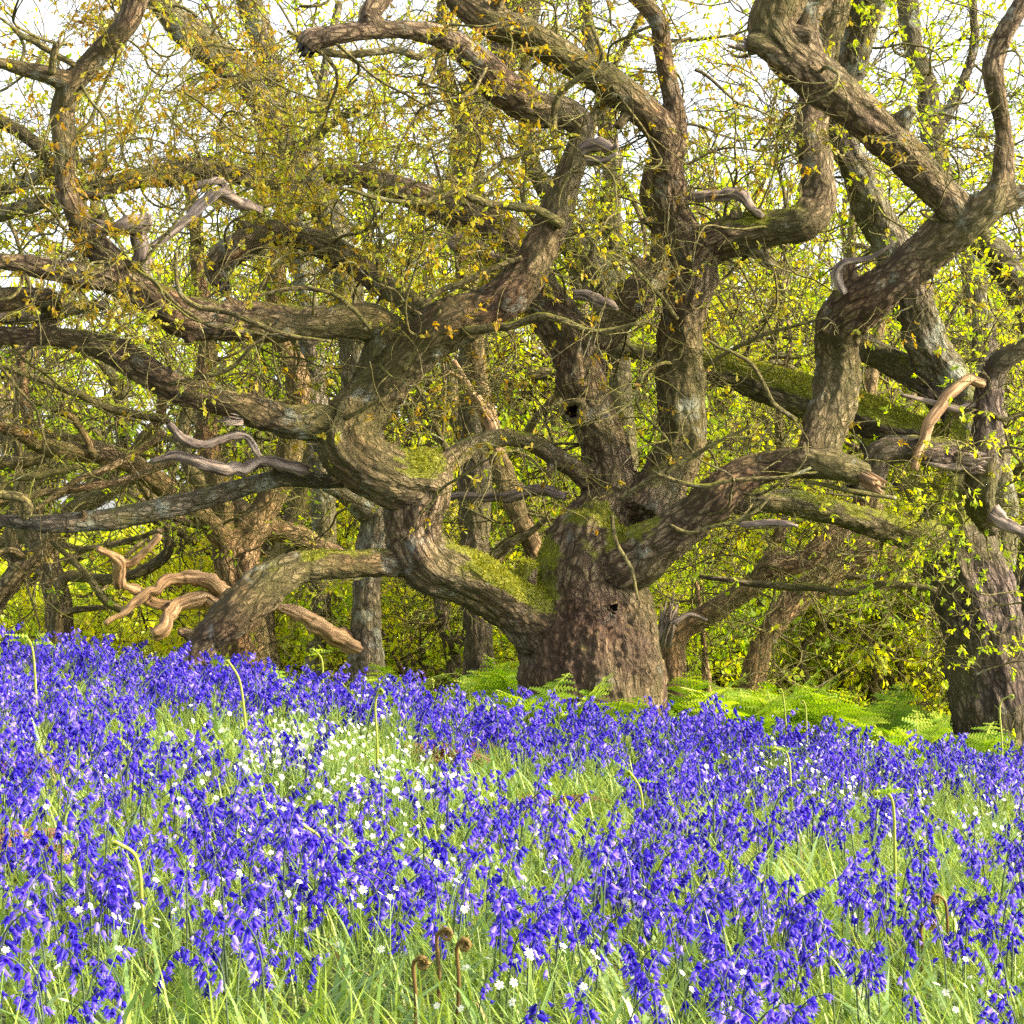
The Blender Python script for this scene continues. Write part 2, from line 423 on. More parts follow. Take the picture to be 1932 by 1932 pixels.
    # moss fuzz
    if moss_spots:
        k = np.where((moss > 0.25) & (RNG.random(nv) < moss*1.1-0.2))[0]
        if len(k):
            k = RNG.choice(k, min(int(len(k)*1.6), 20000), replace=True)
            b0 = co2[k]+RNG.normal(0, voxel*0.5, (len(k), 3))*[1, 1, 0.3]
            dr = no[k]*0.6+RNG.normal(0, 0.5, (len(k), 3))+[0, 0, 0.35]; dr /= np.linalg.norm(dr, axis=1)[:, None]
            sd = np.cross(dr, RNG.normal(0, 1, (len(k), 3))); sd /= np.linalg.norm(sd, axis=1)[:, None]
            ln = (RNG.uniform(0.007, 0.020, len(k))*np.clip(moss[k]*1.3, 0.4, 1))[:, None]
            V = np.stack([b0-sd*0.0032-no[k]*0.004, b0+sd*0.0032-no[k]*0.004, b0+dr*ln], 1).reshape(-1, 3)
            part('moss', root, V, [np.arange(len(V)).reshape(-1, 3)], [MOSS_M], {'tint': np.repeat(RNG.random(len(k)), 3)}, False)
    return S, big

def B_(nm, pts, **op): return (nm, pts, op)

def splinters(root, px, py, d, direction, w, n, L, mat, name='splintered_end', label=None):
    c = W(px, py, d); dr = np.array(direction, float); dr /= np.linalg.norm(dr)
    R_ = w*0.5/F*d; mb = MB(); rng = np.random.default_rng(int(px*7+py))
    a = np.cross(dr, [0.2, 1, 0.1]); a /= np.linalg.norm(a); b = np.cross(dr, a)
    for i in range(n):
        t = rng.uniform(0, 2*np.pi); q = R_*math.sqrt(rng.uniform(0, 1))*0.85
        p = c+(a*math.cos(t)+b*math.sin(t))*q
        dd = dr+rng.normal(0, 0.14, 3); ln = L*rng.uniform(0.35, 1)
        pts = np.stack([p-dr*R_*0.8, p+dd*ln*0.5, p+dd*ln])
        r0 = R_*rng.uniform(0.14, 0.34)
        V, fs, bc = tube(pts, [r0, r0*0.8, r0*0.08], 5, i)
        mb.add(V, fs, bark_co=bc)
    o = mb.part(name, root, [mat])
    if label: o['label'] = label
    return o

# ------------------------------------------------------------------ twigs and leaves
def norm(v):
    l = math.sqrt(v[0]*v[0]+v[1]*v[1]+v[2]*v[2])+1e-9
    return (v[0]/l, v[1]/l, v[2]/l)

def grow(p, d, length, r0, rnd, out, tips, level=0, maxlev=2, step=0.045, curl=0.33, up=0.03, kids=(3, 6), rmin=0.0022, ratio=0.55, flat=1.0):
    n = max(4, int(length/step)); pts = [p]; rad = [r0]
    bx, by, bz = rnd.gauss(0, curl*.35), rnd.gauss(0, curl*.35), rnd.gauss(0, curl*.35)
    nk = rnd.randint(*kids) if level < maxlev else 0
    ks = sorted(rnd.uniform(0.2, 0.97) for _ in range(nk))
    ki = 0
    for i in range(n):
        bx = 0.75*bx+rnd.gauss(0, curl*.3); by = 0.75*by+rnd.gauss(0, curl*.3); bz = 0.75*bz+rnd.gauss(0, curl*.3)
        d = norm((d[0]+bx, d[1]+by, (d[2]+bz*flat+up)))
        p = (p[0]+d[0]*step, p[1]+d[1]*step, p[2]+d[2]*step)
        t = (i+1)/n
        r = max(rmin, r0*(1-0.8*t))
        pts.append(p); rad.append(r)
        while ki < nk and ks[ki] <= t:
            ki += 1
            ax = norm((rnd.gauss(0, 1), rnd.gauss(0, 1), rnd.gauss(0, 0.6)))
            k = rnd.uniform(0.7, 1.3)
            nd = norm((d[0]+ax[0]*k, d[1]+ax[1]*k, d[2]+ax[2]*k))
            grow(p, nd, length*ratio*rnd.uniform(0.6, 1.25), max(rmin, r*0.68), rnd, out, tips, level+1, maxlev, step, curl*1.06, up, kids, rmin, ratio, flat)
        if level >= maxlev-0 and rnd.random() < 0.33: tips.append((p, d))
    tips.append((p, d))
    out.append((level, pts, rad))

def twig_mesh(out, root, mat, name='twigs', nseg=(7, 5, 4, 3, 3)):
    mb = MB()
    for i, (lv, pts, rad) in enumerate(out):
        V, fs, bc = tube(np.array(pts), np.array(rad), nseg[min(lv, 4)], (i*1.7) % 50, False)
        mb.add(V, fs, bark_co=bc, moss=0.0)
    return mb.part(name, root, [mat])

def leaf_arrays(pos, dirs, per, size, rng, lobed=True, droop=0.5, spread=1.0, tint=None, offset=0.02, wid=0.5):
    n = len(pos)*per
    p = np.repeat(pos, per, 0)+rng.normal(0, offset, (n, 3))
    d = np.repeat(dirs, per, 0)*0.7+rng.normal(0, spread, (n, 3)); d[:, 2] -= droop
    d /= np.linalg.norm(d, axis=1)[:, None]
    up = rng.normal(0, 0.6, (n, 3))+[0, 0, 1]
    s = np.cross(d, up); s /= np.linalg.norm(s, axis=1)[:, None]+1e-9
    nn = np.cross(s, d)
    L = size*rng.uniform(0.55, 1.25, n)
    if lobed:
        tt = [(0, .05), (.22, .55), (.36, .34), (.62, 1.0), (.76, .6), (1, .08)]
    else:
        tt = [(0, .08), (.5, 1.0), (1, .08)]
    curv = rng.uniform(-0.1, 0.55, n)
    rows = []
    for t, w in tt:
        c = p+d*(L*t)[:, None]-nn*(L*curv*t*t)[:, None]
        hw = (L*wid*0.5*w)[:, None]
        rows += [c-s*hw, c+s*hw]
    V = np.stack(rows, 1); k = V.shape[1]; V = V.reshape(-1, 3)
    q = np.array([[2*i, 2*i+1, 2*i+3, 2*i+2] for i in range(len(tt)-1)])
    Fq = (np.arange(n)[:, None, None]*k+q[None]).reshape(-1, 4)
    tn = rng.random(n) if tint is None else np.repeat(tint, per)+rng.normal(0, 0.16, n)
    return V, Fq, np.repeat(np.clip(tn, 0, 1), k)

def crown(root, tips, per, size, mat, seed, name='foliage', lobed=True, tintf=None, **kw):
    rng = np.random.default_rng(seed)
    pos = np.array([t[0] for t in tips]); dr = np.array([t[1] for t in tips])
    tint = tintf(pos) if tintf is not None else None
    V, Q, tn = leaf_arrays(pos, dr, per, size, rng, lobed, tint=tint, **kw)
    return part(name, root, V, [Q], [mat], {'tint': tn}, False)

def limb_starts(S, n, rnd, ymax=None, filt=None):
    """random start points on the limbs' skin"""
    out = []; tries = 0
    while len(out) < n and tries < n*60:
        tries += 1
        s = S[rnd.randrange(len(S))]
        px, py = CX+s[0]/s[1]*F, HZ-(s[2]-CAMZ)/s[1]*F
        if filt is not None and rnd.random() > filt(px, py, s[3]): continue
        a = rnd.uniform(0, 2*math.pi)
        v = s[7:10]*math.cos(a)+s[10:13]*math.sin(a)
        out.append((tuple(s[:3]+v*s[3]*0.8), norm(tuple(v+s[4:7]*rnd.uniform(-0.6, 0.6)))))
    return out

def mosspatch_fn(seed, lo, hi):
    def f(pos):
        return np.clip(lo+(hi-lo)*fbm(np.asarray(pos)*2.2+seed, 2, seed)*1.5-0.1, 0, 1)
    return f

# ==================================================================== MAIN OAK
D = 10.0
main = empty('oak_tree', (0.385, 10.0, float(ground_z(0.385, 10.0))), 'huge gnarled spreading oak with mossy forked trunk rising behind the bluebells at the centre', 'tree')
ML = [
 B_('trunk', [(1122, 1420, 300, 10), (1112, 1330, 288), (1114, 1260, 266), (1120, 1180, 244), (1112, 1110, 225), (1118, 1050, 190), (1140, 985, 140)], ground=True),
 B_('bough', [(1080, 1195, 170, 10), (1030, 1180, 130, 9.95), (980, 1152, 108, 9.9), (905, 1112, 104, 9.8), (850, 1078, 110, 9.75), (808, 1042, 112, 9.7), (788, 1000, 106, 9.7), (788, 955, 108, 9.65), (795, 912, 122, 9.6), (752, 903, 116, 9.55), (695, 876, 118, 9.5), (652, 836, 120, 9.5), (665, 795, 118, 9.55), (690, 762, 112, 9.55), (735, 712, 102, 9.5), (785, 655, 96, 9.45), (830, 612, 92, 9.4), (880, 590, 88, 9.4), (930, 572, 85, 9.4), (979, 533, 78, 9.4), (1014, 480, 74, 9.4), (1044, 410, 70, 9.4), (1062, 361, 62, 9.4), (1082, 305, 54, 9.4), (1097, 265, 50, 9.4), (1091, 228, 52, 9.4), (1049, 210, 58, 9.35), (997, 198, 60, 9.3), (952, 166, 62, 9.25), (902, 116, 60, 9.2), (845, 76, 46, 9.15), (787, 60, 40, 9.1), (709, 58, 40, 9.05), (640, 65, 40, 9.0), (590, 74, 44, 9.0), (574, 88, 44, 9.0)], label='sinuous bough curling up left of the trunk and over the centre'),
 B_('bough', [(735, 640, 70, 9.5), (716, 616, 72, 9.5), (676, 605, 70, 9.45), (560, 612, 68, 9.35), (456, 610, 70, 9.25), (386, 603, 76, 9.2), (333, 592, 78, 9.15), (280, 557, 62, 9.1), (238, 536, 55, 9.1), (158, 519, 42, 9.0), (88, 508, 38, 8.95), (35, 498, 35, 8.9), (-40, 492, 34, 8.85)], label='long low bough sweeping to the left edge'),
 B_('bough', [(695, 770, 90, 9.6), (705, 710, 78, 9.55), (718, 660, 72, 9.5), (735, 625, 74, 9.5)]),
 B_('bough', [(268, 545, 60, 9.1), (240, 522, 60, 9.1), (208, 488, 58, 9.1), (168, 445, 52, 9.1), (140, 396, 47, 9.05), (124, 350, 46, 9.05), (121, 280, 44, 9.0), (117, 210, 47, 9.0), (135, 160, 44, 8.95), (182, 108, 38, 8.95), (224, 63, 40, 8.9), (245, 28, 45, 8.9), (262, -40, 52, 8.9)], label='tall bent bough rising near the left edge'),
 B_('bough', [(135, 157, 40, 8.95), (88, 144, 33, 8.9), (42, 130, 30, 8.9), (-30, 110, 26, 8.85)]),
 B_('bough', [(665, 815, 80, 9.5), (615, 802, 74, 9.45), (555, 797, 68, 9.4), (500, 785, 66, 9.4), (455, 770, 62, 9.35), (386, 750, 60, 9.35), (315, 725, 56, 9.3), (245, 688, 56, 9.3), (193, 657, 50, 9.25), (140, 640, 41, 9.25), (70, 634, 37, 9.2), (0, 632, 36, 9.2), (-50, 630, 35, 9.2)], label='heavy bough running left below the long low one'),
 B_('bough', [(800, 1062, 70, 9.75), (760, 1066, 58, 9.7), (720, 1064, 55, 9.65), (660, 1064, 57, 9.6), (610, 1062, 60, 9.55), (555, 1071, 66, 9.5), (510, 1098, 78, 9.45), (462, 1140, 84, 9.4), (425, 1172, 76, 9.4), (392, 1204, 66, 9.4), (368, 1240, 60, 9.4), (340, 1300, 54, 9.4), (310, 1370, 48, 9.4)], label='elbowed bough dipping into the flowers at left'),
 B_('bough', [(700, 905, 45, 9.7), (650, 908, 34, 9.7), (613, 909, 33, 9.7), (526, 906, 38, 9.65), (438, 927, 39, 9.6), (350, 951, 42, 9.55), (245, 976, 40, 9.5), (158, 986, 36, 9.45), (88, 990, 33, 9.4), (45, 986, 28, 9.4), (-30, 978, 25, 9.4)], label='slender grey lichened bough reaching the left edge', mat=BARK_LICHEN),
 B_('bough', [(1125, 1000, 150, 10.05), (1150, 930, 112, 10.1), (1148, 870, 104, 10.15), (1135, 808, 96, 10.15), (1112, 762, 98, 10.15), (1096, 720, 106, 10.15), (1090, 670, 112, 10.2), (1072, 628, 102, 10.25), (1045, 590, 92, 10.3), (1012, 545, 84, 10.4), (985, 500, 76, 10.5), (950, 444, 72, 10.55), (900, 408, 66, 10.6), (830, 390, 58, 10.65), (760, 362, 50, 10.7), (690, 335, 42, 10.75), (610, 330, 34, 10.8)], label='upright bough with a knot hole above the trunk'),
 B_('bough', [(1095, 672, 90, 10.2), (1120, 642, 80, 10.2), (1150, 610, 75, 10.25), (1190, 560, 74, 10.3), (1232, 519, 68, 10.4), (1252, 473, 58, 10.45), (1246, 420, 46, 10.5), (1226, 368, 42, 10.5), (1232, 310, 38, 10.5)]),
 B_('bough', [(1140, 1070, 170, 10), (1185, 1056, 122, 9.9), (1240, 1022, 97, 9.8), (1300, 985, 92, 9.75), (1350, 948, 86, 9.7), (1395, 910, 76, 9.7), (1440, 888, 64, 9.7), (1500, 876, 60, 9.65), (1560, 879, 55, 9.6), (1610, 888, 46, 9.6), (1640, 900, 38, 9.6)], label='rough bough rising right from the trunk'),
 B_('bough', [(1210, 985, 110, 10.0), (1250, 910, 92, 10.15), (1285, 840, 88, 10.2), (1285, 770, 86, 10.2), (1280, 700, 88, 10.2), (1285, 620, 92, 10.15), (1300, 560, 92, 10.1), (1310, 510, 82, 10.1), (1294, 460, 72, 10.1), (1271, 403, 66, 10.1), (1260, 333, 66, 10.05), (1256, 275, 64, 10.0), (1238, 236, 64, 9.95), (1197, 196, 65, 9.9), (1137, 150, 66, 9.85), (1067, 105, 67, 9.8), (997, 63, 67, 9.75), (920, 36, 62, 9.7), (870, 0, 58, 9.7), (820, -50, 55, 9.7)], label='thick upright bough leaning over to the upper left'),
 B_('bough', [(1270, 285, 55, 10.0), (1276, 250, 45, 10.0), (1270, 196, 40, 9.95), (1260, 140, 38, 9.95), (1249, 88, 37, 9.95), (1238, 36, 38, 9.9), (1190, -20, 40, 9.9)]),
 B_('bough', [(1305, 520, 70, 10.1), (1342, 468, 72, 10.05), (1395, 444, 80, 10.0), (1465, 431, 73, 9.95), (1515, 425, 76, 9.9), (1545, 386, 68, 9.95), (1540, 333, 67, 10.0), (1533, 280, 68, 10.05), (1532, 238, 62, 10.2), (1546, 150, 60, 10.3), (1568, 50, 60, 10.3), (1592, -40, 58, 10.3)], label='crooked bough stepping up right of the centre'),
 B_('bough', [(1535, 880, 80, 9.7), (1552, 840, 80, 9.75), (1562, 800, 84, 9.8), (1574, 740, 88, 9.85), (1580, 680, 86, 9.85), (1580, 630, 88, 9.8), (1600, 590, 86, 9.7), (1655, 552, 82, 9.6), (1710, 508, 82, 9.55), (1763, 470, 82, 9.5), (1816, 428, 76, 9.45), (1866, 389, 62, 9.4), (1890, 350, 46, 9.4), (1894, 300, 40, 9.4), (1893, 245, 39, 9.4), (1885, 196, 39, 9.35), (1874, 140, 44, 9.3), (1880, 98, 42, 9.3), (1903, 45, 39, 9.25), (1945, -20, 36, 9.25)], label='swan necked bough at right'),
 B_('bough', [(1825, 425, 60, 9.45), (1785, 375, 70, 9.4), (1728, 324, 80, 9.35), (1675, 263, 84, 9.3), (1605, 196, 88, 9.25), (1535, 138, 92, 9.2), (1482, 92, 86, 9.15), (1455, 50, 84, 9.15), (1468, 5, 82, 9.15), (1500, -50, 78, 9.15)], label='straight heavy bough slanting across the upper right'),
 B_('bough', [(1490, 100, 70, 9.15), (1440, 82, 48, 9.1), (1408, 82, 34, 9.1)]),
 B_('bough', [(1535, 120, 50, 9.25), (1520, 70, 46, 9.25), (1530, 20, 50, 9.25), (1575, -40, 50, 9.3)]),
 B_('bough', [(1110, 905, 55, 10.1), (1090, 892, 44, 10.1), (1049, 866, 40, 10.05), (997, 835, 39, 10.0), (944, 825, 39, 9.9), (892, 839, 42, 9.8), (846, 871, 44, 9.7), (815, 898, 46, 9.65)], label='arched bough bridging the two sides of the trunk'),
 B_('bough', [(830, 620, 60, 9.6), (760, 560, 48, 9.9), (690, 515, 48, 10.1), (640, 478, 48, 10.2), (600, 460, 52, 10.2), (543, 441, 54, 10.2), (490, 446, 56, 10.15), (440, 473, 60, 10.1), (405, 505, 50, 10.1), (418, 540, 34, 10.1)]),
 B_('bough', [(705, 55, 42, 9.05), (695, 28, 46, 9.05), (735, -25, 48, 9.1)]),
 B_('bough', [(1880, 388, 50, 9.4), (1905, 378, 46, 9.4), (1940, 362, 38, 9.4)]),
 B_('bough', [(-40, 566, 42, 9.1), (40, 560, 42, 9.15), (95, 566, 38, 9.2), (90, 600, 34, 9.25), (80, 636, 34, 9.2)], label='stub of bough near the left edge'),
]
# short stubs of lost branches
_r = random.Random(12)
for _l in [l for l in list(ML) if l[0] == 'bough' and len(l[1]) > 7]:
    for _k in range(2):
        i = _r.randrange(2, len(_l[1])-2); p, q = _l[1][i], _l[1][i+1]
        if p[1] > 900 and p[0] > 1000: continue
        dk = [(a, b[3]) for a, b in enumerate(_l[1]) if len(b) > 3]; d_ = float(np.interp(i, [a for a, _ in dk], [b for _, b in dk]))
        t = math.hypot(q[0]-p[0], q[1]-p[1])+1e-6; ux, uy = (q[0]-p[0])/t, (q[1]-p[1])/t; sg = _r.choice((-1, 1)); lean = _r.uniform(-0.2, 0.8)
        vx, vy = -uy*sg+ux*lean, ux*sg+uy*lean; w_ = p[2]; ln = w_*_r.uniform(0.72, 1.15)
        ML.append(B_('branch_stub', [(p[0]+vx*w_*0.2, p[1]+vy*w_*0.2, w_*0.5, d_), (p[0]+vx*ln*0.6, p[1]+vy*ln*0.6, w_*0.36, d_-0.05), (p[0]+vx*ln*0.85, p[1]+vy*ln*0.85, w_*_r.uniform(0.2, 0.32), d_-0.07)]))
# slender branches
BR = 'branch'
ML += [B_(BR, p, fuse=False) for p in [
 [(1062, 422, 19, 9.3), (1010, 395, 17), (935, 385, 16), (890, 370, 14), (862, 362, 12), (800, 382, 10), (720, 375, 9), (640, 355, 7, 9.0)],
 [(872, 366, 12, 9.2), (900, 345, 10), (960, 300, 9), (1060, 275, 8, 9.3)],
 [(794, 578, 10, 9.3), (839, 547, 11), (895, 526, 11), (944, 501, 11), (985, 485, 10, 9.3)],
 [(874, 628, 18, 9.3), (944, 618, 16), (1014, 600, 15), (1063, 604, 13), (1120, 625, 11), (1207, 611, 7, 9.1)],
 [(1046, 245, 14, 9.2), (1049, 196, 13), (1077, 161, 12), (1120, 126, 11), (1137, 101, 9), (1116, 49, 7, 9.0)],
 [(333, 473, 7, 8.9), (336, 543, 9), (368, 575, 11), (438, 592, 11), (526, 627, 9), (624, 645, 5, 8.9)],
 [(256, 497, 7, 8.9), (315, 557, 8), (368, 599, 8), (413, 620, 8), (440, 588, 6, 8.9)],
 [(1168, 941, 9, 9.5), (1225, 906, 10), (1305, 860, 10), (1345, 838, 7), (1420, 800, 5, 9.3)],
 [(1155, 972, 8, 9.5), (1162, 1021, 8), (1190, 1074, 7), (1204, 1133, 4, 9.4)],
 [(1263, 990, 7, 9.4), (1303, 1005, 8), (1355, 993, 8), (1415, 973, 8), (1463, 925, 5, 9.3)],
 [(1230, 890, 7, 9.4), (1319, 917, 9), (1395, 905, 8), (1479, 901, 7), (1530, 883, 5, 9.4)],
 [(45, 985, 24, 9.4), (47, 950, 22), (30, 938, 19), (-20, 930, 17, 9.3)],
 [(96, 138, 15, 8.85), (101, 110, 14), (110, 84, 13, 8.8)],
 [(140, 122, 12, 8.9), (95, 101, 12), (45, 70, 11), (24, 54, 9, 8.9)],
 [(820, 90, 13, 9.1), (790, 108, 14), (755, 96, 13), (700, 98, 15), (640, 100, 15), (600, 92, 14, 9.0)],
 [(760, 700, 12, 9.4), (800, 640, 9), (830, 585, 6, 9.3)],
 [(650, 790, 10, 9.4), (690, 770, 8), (740, 735, 6, 9.3)],
 [(1690, 940, 8, 9.7), (1600, 925, 9), (1520, 908, 8, 9.6)],
 [(1600, 560, 9, 9.6), (1700, 520, 11), (1750, 500, 9), (1800, 478, 6, 9.4)],
 [(1330, 690, 9, 10), (1400, 650, 8), (1480, 620, 7), (1560, 600, 5, 9.6)],
 [(1500, 790, 10, 9.7), (1460, 760, 9), (1420, 690, 8), (1330, 640, 5, 9.5)],
 [(320, 725, 10, 9.2), (420, 700, 9), (480, 650, 8), (530, 600, 6, 9.0)],
 [(700, 620, 8, 9.3), (640, 560, 9), (560, 545, 8), (470, 560, 6, 9.1)],
 [(1280, 600, 9, 9.9), (1210, 520, 8), (1160, 480, 7), (1100, 470, 5, 9.6)],
]]
dl = 'bare weathered dead branch without bark'
ML += [B_('dead_branch', p, fuse=False, mat=DEAD, rough=0.42, label=dl) for p in [
 [(286, 412, 16, 9.0), (262, 424, 34), (228, 426, 32), (200, 432, 20), (178, 436, 7, 9.0)],
 [(270, 520, 32, 9.1), (272, 478, 34), (266, 448, 30), (270, 425, 26, 9.0)],
 [(287, 466, 11, 9.3), (336, 431, 15), (386, 382, 20), (415, 365, 24), (450, 385, 22), (490, 398, 16, 9.6)],
 [(425, 365, 18, 9.5), (418, 340, 16), (400, 340, 14), (366, 354, 10, 9.4)],
 [(1080, 556, 18, 9.95), (1115, 562, 22), (1150, 572, 20), (1165, 585, 8, 9.95)],
 [(1100, 285, 26, 9.25), (1135, 272, 24), (1155, 285, 16), (1168, 275, 8, 9.1)],
 [(1110, 300, 18, 9.2), (1140, 305, 10), (1165, 290, 5, 9.1)],
 [(843, 937, 13, 10.3), (927, 937, 14), (962, 937, 22), (1014, 923, 21), (1067, 934, 16, 10.1)],
 [(1385, 986, 7, 9.5), (1420, 990, 12), (1470, 985, 11), (1505, 992, 4, 9.4)],
 [(1590, 555, 12, 9.5), (1578, 520, 18), (1595, 495, 13), (1650, 482, 8), (1690, 455, 4, 9.4)],
 [(285, 868, 8, 9.3), (335, 862, 18), (400, 882, 22), (450, 885, 24), (500, 870, 20), (560, 880, 26), (580, 890, 20, 9.6)],
 [(318, 800, 10, 9.2), (345, 828, 18), (385, 838, 17), (430, 825, 16), (462, 822, 14), (490, 860, 12, 9.4)],
 [(868, 445, 12, 10.4), (850, 462, 20), (905, 478, 24), (950, 492, 20), (975, 505, 12, 10.4)],
 [(1300, 372, 20, 10.0), (1385, 368, 20), (1415, 390, 16), (1440, 410, 10, 9.9)],
]]
SMAIN, _ = build_wood(main, ML, 0.0095, D, BARK_MAIN, burr=(W(1125, 1260, 9.85), np.array([0.42, 0.6, 0.36]), 0.045),
    moss_spots=[(955, 1085, 9.85, 0.26, 1.5), (1130, 1005, 9.85, 0.16, 1.0), (780, 880, 9.55, 0.12, 1.2), (1200, 1010, 9.8, 0.15, 0.6), (620, 1040, 9.55, 0.22, 0.5), (1420, 425, 9.95, 0.2, 0.4), (1690, 130, 9.2, 0.1, 0.5)])
splinters(main, 576, 92, 9.0, (-0.5, -0.3, -0.8), 40, 16, 0.05, HOLE)
splinters(main, 1400, 84, 9.1, (-1, -0.2, 0.15), 30, 12, 0.07, DEAD)
splinters(main, 1645, 908, 9.55, (0.6, -0.5, -0.4), 44, 18, 0.09, DEAD_TAN)
splinters(main, 1932, 366, 9.4, (0.9, -0.6, 0.2), 36, 14, 0.08, DEAD_TAN)
splinters(main, 418, 545, 10.05, (0.2, -0.5, -0.9), 34, 10, 0.05, HOLE)
splinters(main, 450, 792, 9.3, (-1, -0.4, 0.1), 22, 9, 0.10, DEAD, label='torn pale snag on the heavy bough')
splinters(main, 195, 430, 9.0, (-1, -0.3, 0.1), 26, 10, 0.09, DEAD)
splinters(main, 112, 82, 8.8, (0.2, -0.3, 1), 12, 6, 0.02, DEAD)

def knot_hole(root, px, py, d, rpx, direction, hole=0.55, depth=0.12):
    c = W(px, py, d); dr = np.array(direction, float); dr /= np.linalg.norm(dr)
    R_ = rpx/F*d
    a = np.cross(dr, [0, 0, 1.0]); a /= np.linalg.norm(a); b = np.cross(a, dr)
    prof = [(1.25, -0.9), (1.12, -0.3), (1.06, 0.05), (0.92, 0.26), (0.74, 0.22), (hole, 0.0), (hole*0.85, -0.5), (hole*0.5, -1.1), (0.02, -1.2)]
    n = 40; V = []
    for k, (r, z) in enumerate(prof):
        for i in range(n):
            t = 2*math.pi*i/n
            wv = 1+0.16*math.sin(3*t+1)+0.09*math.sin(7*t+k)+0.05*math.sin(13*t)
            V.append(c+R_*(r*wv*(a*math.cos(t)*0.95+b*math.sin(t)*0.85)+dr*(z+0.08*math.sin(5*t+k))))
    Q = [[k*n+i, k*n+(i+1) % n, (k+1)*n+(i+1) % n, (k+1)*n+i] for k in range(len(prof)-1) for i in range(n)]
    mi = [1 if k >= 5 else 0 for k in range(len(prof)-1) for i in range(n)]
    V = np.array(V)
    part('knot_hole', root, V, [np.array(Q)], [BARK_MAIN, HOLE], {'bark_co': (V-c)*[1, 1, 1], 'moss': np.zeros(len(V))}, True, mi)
knot_hole(main, 1078, 776, 9.93, 24, (-0.35, -1, 0.05))
knot_hole(main, 1158, 1146, 9.66, 11, (0.05, -1, 0.0), 0.7)

rnd = random.Random(5)
out, tips = [], []
def fl_main(px, py, r):
    if py > 960 or r < 0.03: return 0.0 if py > 960 else 0.3
    f = 1.0 if py < 640 else 0.35
    if px < 1000 and py < 620: f = 1.0
    elif px > 1450: f *= 0.35
    return f
for p, d in limb_starts(SMAIN, 170, rnd, filt=fl_main):
    d = norm((d[0], d[1]*0.8+0.22, d[2]*0.8+0.1))
    grow(p, d, rnd.uniform(0.45, 1.05), rnd.uniform(0.005, 0.010), rnd, out, tips, 0, 2, 0.035, 0.42, 0.0, (3, 6), 0.0017)
# extra sprays hanging from the crown above the frame, upper left and upper middle
for i in range(78):
    px = rnd.choice([rnd.uniform(60, 1000), rnd.uniform(150, 760), rnd.uniform(950, 1500)]); py = rnd.uniform(-80, 420)
    d_ = rnd.choice([rnd.uniform(9.0, 9.8)]+[rnd.uniform(10.0, 12.6) for _ in range(4)])
    p = tuple(W(px, py, d_))
    grow(p, norm((rnd.gauss(0, 1), rnd.gauss(0, 0.5), rnd.gauss(-0.1, 0.5))), rnd.uniform(0.6, 1.1), rnd.uniform(0.005, 0.009), rnd, out, tips, 0, 2, 0.035, 0.42, 0.0, (4, 6), 0.0017)
tw = twig_mesh(out, main, TWIG); tw['kind'] = 'stuff'
rnd2 = random.Random(9)
tp = []
for t in tips:
    px = CX+t[0][0]/t[0][1]*F; py = HZ-(t[0][2]-CAMZ)/t[0][1]*F
    keep = (0.44 if px < 1000 else 0.24) if (py < 620) else 0.13
    if 1180 < px < 1420 and py > 250: keep *= 0.6
    if rnd2.random() < keep: tp.append(t)
print('main tips', len(tp))
o = crown(main, tp, 6, 0.028, LEAF_BRONZE, 3, lobed=True, tintf=mosspatch_fn(4, 0.05, 0.85), droop=0.35, spread=0.75, offset=0.006, wid=0.55); o['kind'] = 'stuff'

